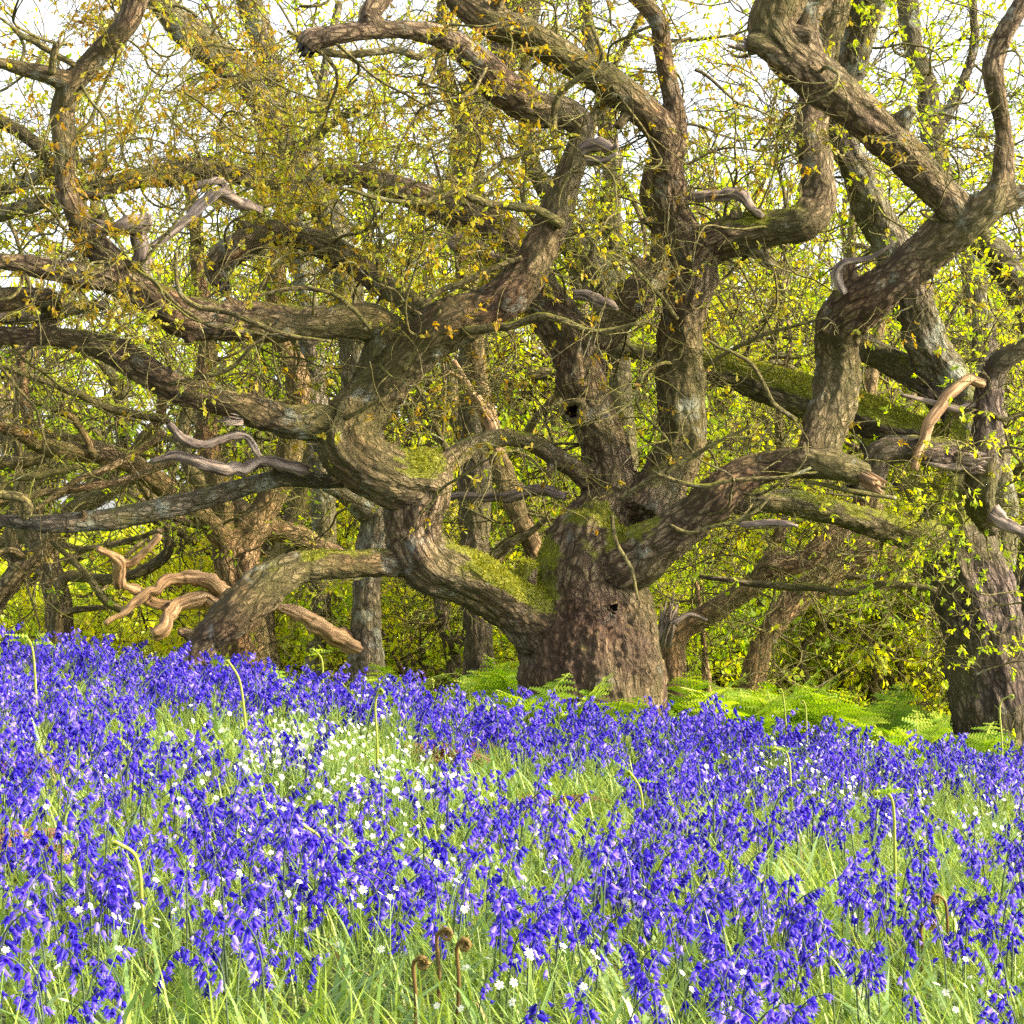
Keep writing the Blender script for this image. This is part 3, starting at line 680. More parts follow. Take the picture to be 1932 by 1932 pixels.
# ==================================================================== RIGHT OAK
DR = 10.9
rx = (1890-CX)/F*DR
right = empty('oak_tree', (rx, DR, float(ground_z(rx, DR))), 'dark barked oak at the right edge with broken dead limbs and a moss topped arm', 'tree')
RL = [
 B_('trunk', [(1895, 1440, 195, 10.9), (1885, 1320, 172), (1868, 1220, 165), (1842, 1120, 160), (1815, 1050, 150), (1802, 985, 138), (1812, 925, 112, 11.0), (1832, 870, 96, 11.1)], ground=True),
 B_('bough', [(1825, 890, 98, 11.0), (1828, 810, 88, 11.1), (1798, 740, 84, 11.15), (1765, 670, 82, 11.15), (1735, 590, 78, 11.1), (1700, 500, 76, 11), (1655, 410, 72, 10.9), (1620, 330, 66, 10.8), (1588, 255, 60, 10.7), (1592, 160, 62, 10.6), (1618, 65, 66, 10.5), (1655, -40, 66, 10.4)], label='long bough leaning up to the left, grey with lichen', mat=BARK_LICHEN),
 B_('bough', [(1820, 880, 70, 11.1), (1775, 840, 66, 11.2), (1695, 806, 72, 11.25), (1615, 780, 73, 11.3), (1570, 765, 73, 11.3), (1495, 738, 73, 11.35), (1415, 712, 68, 11.4), (1345, 692, 58, 11.45), (1300, 682, 44, 11.5), (1230, 668, 34, 11.5), (1160, 660, 26, 11.5)], label='straight moss covered bough slanting left', mat=BARK_MOSSY),
 B_('bough', [(1795, 765, 66, 11.15), (1750, 725, 62, 11.2), (1690, 690, 62, 11.3), (1630, 655, 58, 11.4), (1590, 640, 50, 11.5)]),
 B_('bough', [(1770, 1015, 70, 10.85), (1735, 1010, 58, 10.75), (1655, 990, 59, 10.6), (1575, 965, 55, 10.45), (1495, 948, 47, 10.3), (1435, 945, 41, 10.2), (1385, 955, 34, 10.15)], label='arching bough with moss along its back', mat=BARK_MOSSY),
 B_('bough', [(1775, 985, 70, 10.9), (1735, 945, 54, 11.0), (1700, 905, 48, 11.1), (1670, 870, 44, 11.2), (1640, 830, 40, 11.3)]),
 B_('bough', [(1870, 985, 58, 10.55), (1848, 945, 58, 10.2), (1850, 880, 60, 10.1), (1857, 800, 56, 10.1), (1866, 728, 50, 10.1), (1888, 684, 44, 10.05), (1950, 645, 40, 10.0)], label='hooked broken bough hanging in front of the trunk'),
 B_('bough', [(1850, 868, 52, 10.15), (1800, 862, 54, 10.1), (1755, 852, 57, 10.05), (1690, 846, 56, 10.0), (1655, 858, 56, 10.0), (1652, 895, 48, 10.0), (1635, 912, 44, 9.98), (1606, 916, 34, 9.95)], label='split pale broken bough bent at the end', mat=BARK_DARK),
 B_('dead_branch', [(1858, 722, 20, 10.05), (1825, 712, 21), (1795, 735, 23), (1760, 785, 23), (1740, 830, 22), (1728, 885, 15, 9.9)], fuse=False, mat=DEAD_TAN, rough=0.2, label='pale barkless hooked branch'),
 B_('dead_branch', [(1850, 765, 13, 10.1), (1805, 770, 14), (1760, 758, 11), (1700, 745, 6, 10)], fuse=False, mat=DEAD),
 B_('dead_branch', [(1870, 975, 34, 10.1), (1905, 990, 24), (1950, 1018, 14, 10)], fuse=False, mat=DEAD, rough=0.42),
 B_('dead_branch', [(1735, 868, 8, 10), (1790, 882, 14), (1840, 880, 18, 10.05)], fuse=False, mat=DEAD, rough=0.42),
 B_('branch', [(1318, 1085, 9, 10.9), (1415, 1102, 13), (1535, 1110, 15), (1603, 1118, 15), (1675, 1102, 15), (1765, 1115, 14, 10.7)], fuse=False, mat=BARK_MOSSY),
 B_('branch', [(1950, 770, 8, 10), (1900, 790, 9), (1868, 780, 10, 10.05)], fuse=False),
]
SR, _ = build_wood(right, RL, 0.011, DR, BARK_DARK, moss_spots=[(1360, 690, 11.35, 0.35, 1.3), (1480, 715, 11.3, 0.35, 1.3), (1600, 755, 11.25, 0.35, 1.2), (1700, 790, 11.2, 0.4, 1.2), (1600, 945, 10.45, 0.3, 0.6), (1690, 985, 10.6, 0.2, 0.7), (1770, 950, 10.9, 0.2, 0.6)])
splinters(right, 1604, 917, 9.95, (-1, -0.4, 0), 30, 12, 0.03, DEAD)
splinters(right, 1820, 872, 10.05, (1, -0.5, -0.1), 50, 26, 0.12, DEAD, label='torn pale wood on the broken bough')
rnd = random.Random(15); out, tips = [], []
def fl_r(px, py, r): return 1.0 if (py < 640 and r > 0.03) else (0.12 if py < 1000 else 0.0)
for p, d in limb_starts(SR, 48, rnd, filt=fl_r):
    grow(p, norm((d[0], d[1]-0.3, d[2]+0.1)), rnd.uniform(0.4, 0.9), rnd.uniform(0.004, 0.008), rnd, out, tips, 0, 2, 0.035, 0.42, 0.0, (3, 5), 0.0017)
for i in range(15):   # low leafy sprays round the trunk
    p = tuple(W(rnd.uniform(1740, 1950), rnd.uniform(880, 1330), rnd.uniform(10.0, 10.5)))
    grow(p, norm((rnd.gauss(-0.3, 1), rnd.gauss(-0.2, 0.5), rnd.gauss(0, 0.4))), rnd.uniform(0.3, 0.7), 0.005, rnd, out, tips, 0, 2, 0.035, 0.45, 0.0, (3, 5), 0.0016)
tw = twig_mesh(out, right, TWIG); tw['kind'] = 'stuff'
tp = [t for t in tips if rnd.random() < 0.30]
o = crown(right, tp, 6, 0.030, LEAF_GREEN, 5, droop=0.3, spread=0.75, offset=0.008, wid=0.6, tintf=mosspatch_fn(8, 0.2, 0.8)); o['kind'] = 'stuff'

# ==================================================================== TRACED TREES BEHIND
def traced(px, d, label, limbs, mat, voxel=0.016, twigs=40, seed=1, leaf=LEAF_GREEN, keep=0.5, group=None, ymax=1100, tl=(0.5, 1.1), tint=(0.2, 0.9)):
    x = (px-CX)/F*d
    root = empty('oak_tree', (x, d, float(ground_z(x, d))), label, 'tree', group)
    S, _ = build_wood(root, limbs, voxel, d, mat, disp=0.9)
    rnd = random.Random(seed); out, tips = [], []
    for p, dd in limb_starts(S, int(twigs*0.8), rnd, filt=lambda a, b, r: 0.0 if b > ymax else (1.0 if b < 560 else 0.22)):
        grow(p, norm((dd[0], dd[1], dd[2]+0.15)), rnd.uniform(*tl), rnd.uniform(0.006, 0.011), rnd, out, tips, 0, 2, 0.05, 0.42, 0.01, (3, 6), 0.0024)
    if out:
        tw = twig_mesh(out, root, TWIG); tw['kind'] = 'stuff'
        tp = [t for t in tips if rnd.random() < keep*(0.55 if HZ-(t[0][2]-CAMZ)/t[0][1]*F < 560 else 0.14)]
        o = crown(root, tp, 6, 0.038, leaf, seed, lobed=False, droop=0.2, spread=0.8, offset=0.02, wid=0.6, tintf=mosspatch_fn(seed, *tint)); o['kind'] = 'stuff'
    return root

traced(690, 13.0, 'grey lichened oak leaning up to the left behind the long low bough', [
 B_('trunk', [(688, 1290, 76, 13), (690, 1200, 63), (692, 1120, 61), (702, 1040, 60), (712, 970, 66), (700, 900, 62), (680, 790, 62), (668, 680, 62), (660, 560, 64), (648, 490, 66), (631, 438, 68), (612, 378, 64), (575, 312, 56), (526, 238, 54), (482, 182, 56), (445, 133, 60), (386, 84, 63), (336, 44, 60), (298, -5, 57), (260, -60, 55)], ground=True),
 B_('bough', [(600, 360, 40, 13), (560, 357, 38), (490, 342, 40), (438, 328, 43), (378, 318, 46), (315, 326, 46), (263, 335, 42), (210, 352, 37), (151, 354, 35), (95, 335, 30), (40, 345, 29), (-30, 368, 28, 12.4)], mat=BARK_MOSSY, label='moss green bough reaching left behind the bent one'),
 B_('bough', [(712, 975, 55, 13), (670, 945, 45, 12.9), (640, 925, 36, 12.8), (610, 918, 24, 12.7)]),
 B_('bough', [(560, 300, 34, 13), (590, 262, 26), (625, 235, 22), (680, 200, 18, 12.6)]),
 B_('fallen_bough', [(520, 1143, 14, 12.8), (540, 1152, 22), (596, 1176, 28), (645, 1203, 32), (680, 1225, 26, 12.95)], fuse=False, mat=DEAD_TAN, rough=0.42, label='tan rotten bough lying against the trunk'),
], BARK_LICHEN, twigs=46, seed=21, leaf=LEAF_BRONZE, keep=0.45, tint=(0.3, 1.0))

traced(455, 14.0, 'forked oak with a tan sunlit trunk at the left behind the grey bough', [
 B_('trunk', [(462, 1200, 90, 14), (458, 1130, 74), (450, 1080, 84), (452, 1040, 92), (480, 990, 62), (512, 935, 52), (532, 890, 52), (552, 810, 50), (563, 740, 50), (555, 690, 46), (534, 650, 42), (520, 560, 38), (530, 450, 34), (545, 300, 30)], ground=True),
 B_('bough', [(450, 1060, 66, 14), (432, 1000, 54), (418, 940, 46), (402, 880, 44), (393, 800, 42), (388, 720, 42), (392, 650, 40), (380, 560, 36), (370, 450, 32), (350, 300, 26)]),
 B_('bough', [(440, 1040, 55, 14), (395, 985, 46, 13.8), (330, 935, 44, 13.6), (255, 880, 42, 13.4), (190, 855, 40, 13.3), (120, 850, 34, 13.2), (75, 840, 30, 13.2), (40, 820, 28, 13.1), (-30, 800, 24, 13)], mat=BARK_TAN, label='tan bough spreading low to the left edge'),
 B_('bough', [(340, 940, 42, 13.8), (285, 905, 38), (254, 868, 32), (262, 838, 28), (300, 790, 24), (305, 740, 20), (290, 690, 16, 13.5)], mat=BARK_TAN),
 B_('bough', [(250, 868, 30, 13.5), (170, 838, 30), (100, 825, 30), (60, 812, 26), (48, 770, 24), (42, 720, 22), (38, 660, 18, 13.2)]),
 B_('bough', [(500, 1000, 40, 14.1), (560, 1010, 40), (610, 1035, 40), (650, 1062, 36, 14.2)]),
 B_('branch', [(330, 870, 14, 13.3), (240, 905, 15), (150, 920, 15), (60, 935, 13), (-20, 950, 10, 13)], fuse=False, mat=BARK_TAN),
 B_('branch', [(310, 815, 15, 13.2), (235, 868, 15), (150, 905, 12), (60, 965, 8, 13)], fuse=False, mat=BARK_TAN),
 B_('branch', [(180, 862, 14, 13.2), (140, 790, 13), (112, 775, 13), (120, 760, 8, 13.1)], fuse=False, mat=BARK_TAN),
 B_('branch', [(320, 795, 16, 13.3), (230, 775, 16), (160, 750, 15), (90, 720, 13), (0, 690, 9, 13)], fuse=False),
 B_('branch', [(-20, 870, 26, 13.2), (40, 875, 26), (80, 862, 24, 13.2)], fuse=False, mat=BARK_TAN),
 B_('branch', [(-20, 940, 18, 13.2), (20, 905, 17), (80, 895, 15), (150, 880, 10, 13.2)], fuse=False),
], BARK_TAN, twigs=60, seed=22, keep=0.5, tl=(0.5, 1.3))

traced(60, 15.0, 'brown oak at the left edge leaning right behind the grey bough', [
 B_('trunk', [(-40, 1230, 55, 15), (-12, 1145, 46), (35, 1085, 44), (88, 1025, 40), (140, 965, 36), (203, 928, 32), (270, 890, 24), (340, 850, 18)], ground=True),
 B_('bough', [(40, 1085, 30, 15), (20, 1000, 24), (40, 900, 20), (30, 780, 16), (50, 650, 12)]),
 B_('branch', [(92, 1020, 14, 15), (160, 1035, 13), (240, 1020, 11), (300, 1000, 8, 14.8)], fuse=False, mat=BG_BARK),
 B_('branch', [(60, 1060, 14, 15), (20, 1040, 13), (-30, 1050, 11, 14.8)], fuse=False, mat=BG_BARK),
], BG_BARK, twigs=34, seed=23, keep=0.55)

traced(965, 13.2, 'half dead oak with a pale broken top behind the mossy saddle', [
 B_('trunk', [(1050, 1200, 46, 13.2), (1030, 1110, 42), (1010, 1042, 40), (985, 985, 40), (965, 944, 40), (945, 890, 40), (932, 840, 34), (922, 790, 34), (908, 735, 34), (900, 690, 36), (895, 640, 36), (885, 560, 34), (870, 470, 30), (850, 330, 26)], ground=True),
 B_('dead_branch', [(938, 850, 26, 13.1), (922, 800, 24), (897, 752, 20), (872, 714, 16), (853, 681, 9, 13)], fuse=False, mat=DEAD_TAN, rough=0.42, label='pale barkless broken top'),
 B_('branch', [(873, 716, 10, 13), (848, 700, 10), (840, 715, 6, 13)], fuse=False, mat=DEAD_TAN),
 B_('branch', [(920, 1075, 26, 13.2), (950, 1040, 20), (1000, 1005, 14), (1040, 975, 9, 13)], fuse=False, mat=BG_BARK),
], BARK_TAN, twigs=34, seed=24, keep=0.5)

traced(848, 15.0, 'small dark forked oak under the left bough of the big tree', [
 B_('trunk', [(866, 1330, 40, 15), (858, 1270, 32), (850, 1220, 34), (835, 1170, 28), (828, 1100, 24), (815, 1000, 20)], ground=True),
 B_('bough', [(852, 1225, 26, 15), (880, 1190, 26), (895, 1150, 22), (905, 1080, 20), (945, 1020, 16)]),
], BARK_DARK, twigs=30, seed=25, keep=0.6, ymax=1200)

traced(1275, 12.3, 'brown oak bending right with a splintered stump side behind the trunk', [
 B_('trunk', [(1276, 1330, 60, 12.3), (1272, 1262, 50), (1272, 1215, 50), (1295, 1184, 50), (1355, 1150, 47), (1415, 1110, 44), (1447, 1073, 42), (1515, 1058, 40), (1560, 1020, 42), (1600, 985, 38), (1640, 930, 34)], ground=True),
 B_('bough', [(1440, 1080, 30, 12.3), (1470, 1010, 26), (1480, 900, 22), (1470, 780, 18), (1490, 650, 14)]),
 B_('dead_branch', [(1270, 1180, 14, 12), (1300, 1160, 10), (1335, 1170, 6, 12)], fuse=False, mat=DEAD),
], BARK_TAN, twigs=36, seed=26, keep=0.45)
_t = [o for o in bpy.data.objects if o.parent is None and o.get('label', '').startswith('brown oak bending')][0]
splinters(_t, 1252, 1205, 12.1, (0.25, -0.25, 0.95), 34, 34, 0.26, DEAD, label='torn pale splinters')

traced(1450, 13.4, 'tan sunlit oak leaning right in the gap between the two big trunks', [
 B_('trunk', [(1400, 1360, 60, 13.4), (1418, 1300, 48), (1432, 1240, 50), (1447, 1205, 50), (1495, 1142, 54), (1543, 1098, 57), (1600, 1052, 60), (1655, 1040, 50), (1735, 1045, 40), (1800, 1030, 34), (1870, 980, 30)], ground=True),
 B_('bough', [(1590, 1062, 46, 13.4), (1620, 1020, 42), (1645, 965, 40), (1655, 900, 34), (1640, 780, 30), (1660, 600, 24)]),
 B_('branch', [(1595, 1090, 12, 13.3), (1650, 1090, 12), (1700, 1070, 9), (1760, 1075, 6, 13.2)], fuse=False, mat=BG_BARK),
], BARK_TAN, twigs=40, seed=27, keep=0.5, ymax=1250)

traced(1330, 12.8, 'thin dead pole like oak stem with a pale top beside the splintered stump', [
 B_('trunk', [(1338, 1350, 24, 12.8), (1333, 1290, 22), (1331, 1250, 18), (1325, 1180, 15), (1314, 1095, 12)], ground=True, ),
], BARK_TAN, twigs=10, seed=28, keep=0.3, tl=(0.3, 0.6), ymax=1300)

traced(890, 14.5, 'purple brown upright oak behind the curling centre bough', [
 B_('trunk', [(905, 1200, 60, 14.5), (895, 1000, 60), (890, 700, 60), (890, 520, 62), (890, 420, 62), (880, 360, 64), (880, 290, 68), (892, 230, 74), (922, 160, 72), (958, 85, 66), (980, 10, 62), (990, -60, 58)], ground=True),
 B_('bough', [(890, 240, 40, 14.5), (850, 190, 28), (830, 110, 24), (835, 0, 20)]),
], BARK_DARK, twigs=30, seed=29, keep=0.5, ymax=500)

traced(1150, 15.0, 'slim mossy oak behind the gap right of the curling bough', [
 B_('trunk', [(1190, 1250, 48, 15), (1180, 900, 46), (1168, 700, 44), (1160, 500, 44), (1150, 400, 43), (1154, 300, 40), (1140, 180, 34), (1110, 60, 30), (1100, -60, 26)], ground=True),
 B_('bough', [(1165, 600, 60, 14.5), (1130, 530, 66), (1095, 480, 64), (1063, 440, 58), (1050, 380, 44), (1000, 300, 34), (990, 150, 28), (1010, 0, 24)]),
], BARK_MOSSY, twigs=34, seed=30, keep=0.5, ymax=700)

traced(1760, 14.0, 'mottled grey oak stem behind the crossing boughs at upper right', [
 B_('trunk', [(1900, 1200, 60, 14), (1880, 900, 56), (1850, 600, 50), (1815, 400, 44), (1780, 330, 42), (1765, 290, 42), (1759, 240, 42), (1750, 158, 42), (1724, 88, 43), (1712, 0, 42), (1700, -60, 40)], ground=True),
 B_('bough', [(1758, 260, 28, 14), (1800, 190, 22), (1840, 80, 20), (1830, -40, 18)]),
], BARK_LICHEN, twigs=40, seed=31, keep=0.5, ymax=800)

traced(1940, 12.0, 'dark oak half out of the frame at the right edge', [
 B_('trunk', [(1950, 1450, 120, 12), (1955, 1300, 108), (1965, 1100, 100), (1985, 900, 90), (1975, 720, 78), (1945, 585, 66), (1900, 505, 62), (1850, 447, 52), (1800, 385, 42), (1740, 320, 30)], ground=True),
 B_('bough', [(1960, 1240, 50, 12), (1930, 1260, 30), (1905, 1250, 14)], mat=BARK_TAN),
], BARK_DARK, twigs=26, seed=32, keep=0.55, ymax=1200)

traced(480, 16.0, 'slender oak with a grey upper stem at the upper left', [
 B_('trunk', [(600, 1250, 50, 16), (610, 1000, 46), (590, 700, 46), (560, 400, 46), (525, 200, 46), (500, 90, 48), (470, 0, 46), (450, -60, 44)], ground=True),
 B_('bough', [(560, 420, 26, 16), (600, 300, 22), (610, 150, 20), (640, 0, 18)]),
], BARK_LICHEN, twigs=40, seed=33, keep=0.55, ymax=900)

traced(60, 12.0, 'oak outside the left edge with limbs reaching in at the upper left', [
 B_('trunk', [(-160, 1350, 120, 12), (-150, 900, 110), (-140, 600, 100), (-170, 350, 90), (-200, 100, 70)], ground=True),
 B_('bough', [(-150, 470, 50, 12), (-60, 420, 40), (30, 398, 34), (110, 372, 28), (160, 366, 22), (220, 372, 14)], mat=BARK_LICHEN),
 B_('bough', [(-150, 400, 44, 12), (-60, 330, 36), (20, 352, 30), (100, 320, 22), (180, 300, 14)], mat=BARK_LICHEN),
 B_('bough', [(-160, 280, 40, 12), (-60, 220, 32), (0, 228, 29), (55, 262, 28), (95, 305, 24), (130, 340, 16)]),
 B_('bough', [(-150, 640, 40, 12), (-60, 600, 36), (60, 598, 36), (130, 582, 30), (205, 575, 18)]),
], BARK_DARK, twigs=40, seed=34, keep=0.5, leaf=LEAF_BRONZE, ymax=800, tint=(0.4, 1))

# dead wood on the ground, left
fd = empty('fallen_branch', W(300, 1160, 12.8), 'tangled tan dead branches lying behind the flowers at the left', 'branch')
for p in [[(196, 1178, 10, 12.6), (245, 1144, 16), (287, 1112, 19), (333, 1085, 22), (378, 1095, 28), (420, 1116, 28), (450, 1128, 22, 13)],
          [(226, 1105, 12, 12.7), (270, 1125, 22), (315, 1140, 22), (360, 1143, 20), (420, 1140, 18, 13)],
          [(228, 1108, 20, 12.7), (228, 1080, 22), (226, 1062, 20), (205, 1048, 14), (184, 1036, 9, 12.5)],
          [(228, 1068, 15, 12.7), (262, 1050, 13), (295, 1020, 10), (305, 1008, 7, 12.7)],
          [(290, 1200, 22, 12.6), (315, 1165, 26), (345, 1142, 26), (410, 1134, 26), (455, 1145, 20, 13)]]:
    C = spline_px(p, 12.7, 0.02); C[:, :3] += (np.stack([fbm(C[:, :3]*8+k, 2, 3+k) for k in range(3)], 1)-0.5)*C[:, 3:4]*2.2; V, fs, b = tube(C[:, :3], C[:, 3], 18, p[0][0], True, 0.42)
    part('branch', fd, V, fs, [DEAD_TAN], {'bark_co': b})
fs2 = empty('fallen_branch', W(110, 1200, 14.0), 'curled brown branch standing in the gap near the left edge', 'branch')
for p in [[(104, 1230, 24, 14), (108, 1165, 23), (112, 1115, 23), (124, 1090, 22), (158, 1088, 21), (210, 1093, 21), (280, 1072, 21), (315, 1042, 20), (318, 1000, 16), (300, 985, 10, 14)],
          [(110, 1160, 16, 14), (150, 1150, 13), (210, 1145, 9, 14)],
          [(95, 1020, 9, 13.5), (140, 1060, 12), (175, 1100, 14), (200, 1135, 16), (250, 1160, 16, 13.5)]]:
    C = spline_px(p, 14, 0.02); V, fs, b = tube(C[:, :3], C[:, 3], 8, p[0][0], True, 0.2)
    part('branch', fs2, V, fs, [BG_BARK], {'bark_co': b, 'moss': np.zeros(len(V))})

# ==================================================================== BACKGROUND WOOD, one tree each
def proto_tree(seed, h=1.5, r=0.17, nb=7, L=3.2, lev=3, upness=0.5):
    rnd = random.Random(seed); out, tips = [], []
    # trunk
    p = (0, 0, -0.3); d = norm((rnd.gauss(0, .12), rnd.gauss(0, .12), 1)); tp, tr = [p], [r*1.35]
    n = int(h/0.12)
    for i in range(n):
        d = norm((d[0]+rnd.gauss(0, .08), d[1]+rnd.gauss(0, .08), d[2]+0.05)); p = tuple(a+b*0.12 for a, b in zip(p, d)); tp.append(p); tr.append(r*(1.25-0.4*min(1, i/n*1.6)))
    trunk = [(0, tp, tr)]
    for b in range(nb):
        az = 2*math.pi*(b/nb)+rnd.uniform(-.4, .4); el = rnd.choice([rnd.uniform(0.25, 0.6), rnd.uniform(0.5, 1.25)])*upness*1.8
        bd = norm((math.cos(az)*math.cos(el), math.sin(az)*math.cos(el), math.sin(el)))
        st = tp[max(2, len(tp)-1-rnd.randrange(0, max(1, n//2)))]
        grow(st, bd, L*rnd.uniform(0.7, 1.3), r*rnd.uniform(0.5, 0.8), rnd, out, tips, 0, lev, 0.13 if r > 0.06 else 0.08, 0.40, 0.045, (3, 5), 0.006 if r > 0.06 else 0.004, 0.5)
    mb = MB()
    for i, (lv, pts, rad) in enumerate(trunk+[o for o in out if o[0] == 0]):
        V, fs, bc = tube(np.array(pts), np.array(rad), 9, i*2.1, False, 0.12); mb.add(V, fs, bark_co=bc, moss=0.0)
    tv = mb.data()
    mb = MB()
    for i, (lv, pts, rad) in enumerate([o for o in out if o[0] > 0 and (r < 0.06 or sum(p[2] for p in o[1])/len(o[1]) > 1.9 or rnd.random() < 0.3)]):
        V, fs, bc = tube(np.array(pts), np.array(rad), (5, 5, 4, 3)[lv], (i*1.7) % 40, False); mb.add(V, fs, bark_co=bc, moss=0.0)
    bv = mb.data()
    return tv, bv, tips

PROTO = []
for k, (h, r, nb, L, up) in enumerate([(1.5, .12, 7, 2.9, .5), (2.2, .10, 6, 2.8, .62), (0.9, .12, 7, 3.0, .42), (2.6, .09, 6, 2.5, .7), (2.4, .125, 6, 3.6, .85), (3.2, .11, 5, 3.2, .8), (0.5, .045, 9, 1.25, .42), (0.7, .05, 8, 1.5, .55)]):
    tv, bv, tips = proto_tree(100+k, h, r, nb, L, 3, up)
    rng = np.random.default_rng(k)
    pos = np.array([t[0] for t in tips]); dr = np.array([t[1] for t in tips])
    print('proto', k, 'tips', len(pos), 'branches', len(bv[0]))
    kk = rng.random(len(pos)) < min(1, (3000 if k < 4 else 1100 if k < 6 else 1500)/len(pos))*np.where((pos[:, 2] > 2.1) | (k > 5), 1.0, 0.25)
    V, Q, tn = leaf_arrays(pos[kk], dr[kk], 7, 0.050, rng, False, droop=0.15, spread=0.8, tint=mosspatch_fn(k+50, 0.15, 0.95)(pos[kk]), offset=0.03, wid=0.62)
    PROTO.append((mesh('trunk', tv[0], tv[1], True, tv[2], [BG_BARK]), mesh('branches', bv[0], bv[1], True, bv[2], [BG_BARK]), mesh('foliage', V, [Q], False, {'tint': tn}, [LEAF_GREEN])))

SPOTS = [(2.9, 17.5, 4, 1.0), (0.2, 18, 5, 1.1), (-2.0, 17.5, 5, 1.0), (-4.2, 19.5, 5, 1.15), (4.6, 19, 5, 1.1), (1.2, 20.5, 4, 1.15), (-1.2, 22, 5, 1.2), (5.8, 22, 4, 1.2), (2.7, 23, 5, 1.25), (-3.2, 24.5, 4, 1.3), (4.2, 26, 5, 1.35),
         (3.6, 20.5, 3, 1.15), (1.9, 21.5, 3, 1.15), (-0.4, 20, 3, 1.1), (6.4, 24.5, 1, 1.2), (-5.8, 25, 3, 1.3), (0.6, 25.5, 3, 1.35), (-2.4, 27, 3, 1.4), (4.9, 28.5, 3, 1.45), (2.4, 29.5, 3, 1.5), (7.4, 30, 3, 1.5), (-7.0, 31, 3, 1.5), (-0.6, 31, 3, 1.6), (5.2, 33.5, 3, 1.65), (-4.4, 34, 3, 1.6), (3.6, 31, 3, 1.75), (6.4, 28, 3, 1.7), (1.2, 33, 3, 1.8), (8.0, 34, 3, 1.9), (-2.6, 32.5, 3, 1.8), (3.0, 27, 3, 1.6)]
SHRUBS = [(1.0, 15.2, 6, 0.8), (2.7, 16.8, 6, 1.15), (3.6, 16.2, 7, 1.1), (1.8, 18, 6, 1.2), (3.2, 19, 7, 1.3), (4.4, 20.5, 6, 1.4), (0.6, 17, 7, 1.1), (-0.6, 16, 6, 1.0), (-0.2, 19.5, 7, 1.3), (-1.3, 18.5, 6, 1.2), (1.2, 23, 7, 1.5), (3.0, 24, 6, 1.6), (5.2, 25, 7, 1.6),
          (-2.6, 20, 6, 1.1), (-3.8, 23, 7, 1.2), (-5.0, 22, 6, 1.1), (-1.6, 24, 7, 1.4), (-3.0, 29, 6, 1.5)]
rnd = random.Random(77)
for i, (x, y, k, s) in enumerate(SPOTS+SHRUBS):
    if k > 5: r_ = empty('oak_sapling', (x, y, float(ground_z(x, y))), 'low bushy oak sapling with bright young leaves under the trees behind', 'sapling', 'oak saplings under the wood')
    else: r_ = empty('oak_tree', (x, y, float(ground_z(x, y))), 'leafy yellow green oak among the mass of young leaves behind the big gnarled trees', 'tree', 'leafy oaks in the wood behind')
    for me in PROTO[k]:
        o = obj(me.name.split('.')[0], me, r_)
        if me.name.startswith(('branches', 'foliage')): o['kind'] = 'stuff'
    r_.rotation_euler = (0, 0, rnd.uniform(0, 6.28)); r_.scale = (s, s, s*rnd.uniform(0.95, 1.2))

# far wood along the horizon
rng = np.random.default_rng(99)
n = 34000
fx = rng.uniform(-32, 40, n); fy = rng.uniform(62, 85, n)
top = 1.6+4.0*fbm(np.stack([fx*0.22, fy*0.1, np.zeros(n)], 1), 3, 4)+4.5/(1+np.exp(-(fx+3)/2.0))
fz = ground_z(fx, fy)+top*rng.random(n)**0.7
pos = np.stack([fx, fy, fz], 1)
V, Q, tn = leaf_arrays(pos, np.zeros_like(pos)+[0, 0, 0.2], 1, 0.42, rng, False, droop=0, spread=1, tint=np.clip(0.25+0.75*fbm(pos*0.5, 3, 3), 0, 1), offset=0.1, wid=0.7)
tag(part('distant_wood', None, V, [Q], [LEAF_GREEN], {'tint': tn}, False), 'pale green line of distant trees beyond the meadow', 'wood', kind='stuff')

# ==================================================================== GROUND
xs = np.concatenate([-np.geomspace(600, 5.2, 26), np.linspace(-5, 5, 120), np.geomspace(5.2, 600, 26)])
ys = np.concatenate([np.linspace(-6, 1.5, 8), np.linspace(1.7, 14, 130), np.geomspace(14.3, 1500, 60)])
X, Y = np.meshgrid(xs, ys); Z = ground_z(X, Y)
V = np.stack([X, Y, Z], -1).reshape(-1, 3); nx, ny = len(xs), len(ys)
i = np.arange(ny-1)[:, None]*nx+np.arange(nx-1)[None]
Q = np.stack([i, i+1, i+nx+1, i+nx], -1).reshape(-1, 4)
gm = bpy.data.materials.new('woodland_floor'); nt, N, L = nodes(gm)
go = N.new('ShaderNodeOutputMaterial'); bs = N.new('ShaderNodeBsdfPrincipled'); L.new(bs.outputs[0], go.inputs[0]); bs.inputs['Roughness'].default_value = 0.95
tc = N.new('ShaderNodeTexCoord'); sx = N.new('ShaderNodeSeparateXYZ'); L.new(tc.outputs['Object'], sx.inputs[0])
n1 = N.new('ShaderNodeTexNoise'); L.new(tc.outputs['Object'], n1.inputs[0]); n1.inputs['Scale'].default_value = 14; n1.inputs['Detail'].default_value = 8
n2 = N.new('ShaderNodeTexNoise'); L.new(tc.outputs['Object'], n2.inputs[0]); n2.inputs['Scale'].default_value = 0.35; n2.inputs['Detail'].default_value = 5
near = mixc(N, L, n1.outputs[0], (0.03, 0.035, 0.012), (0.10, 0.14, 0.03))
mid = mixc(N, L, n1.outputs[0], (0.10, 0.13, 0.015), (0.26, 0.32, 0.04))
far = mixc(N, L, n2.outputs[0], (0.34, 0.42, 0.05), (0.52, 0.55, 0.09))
mr = N.new('ShaderNodeMapRange'); L.new(sx.outputs[1], mr.inputs[0]); mr.inputs[1].default_value = 9.5; mr.inputs[2].default_value = 13
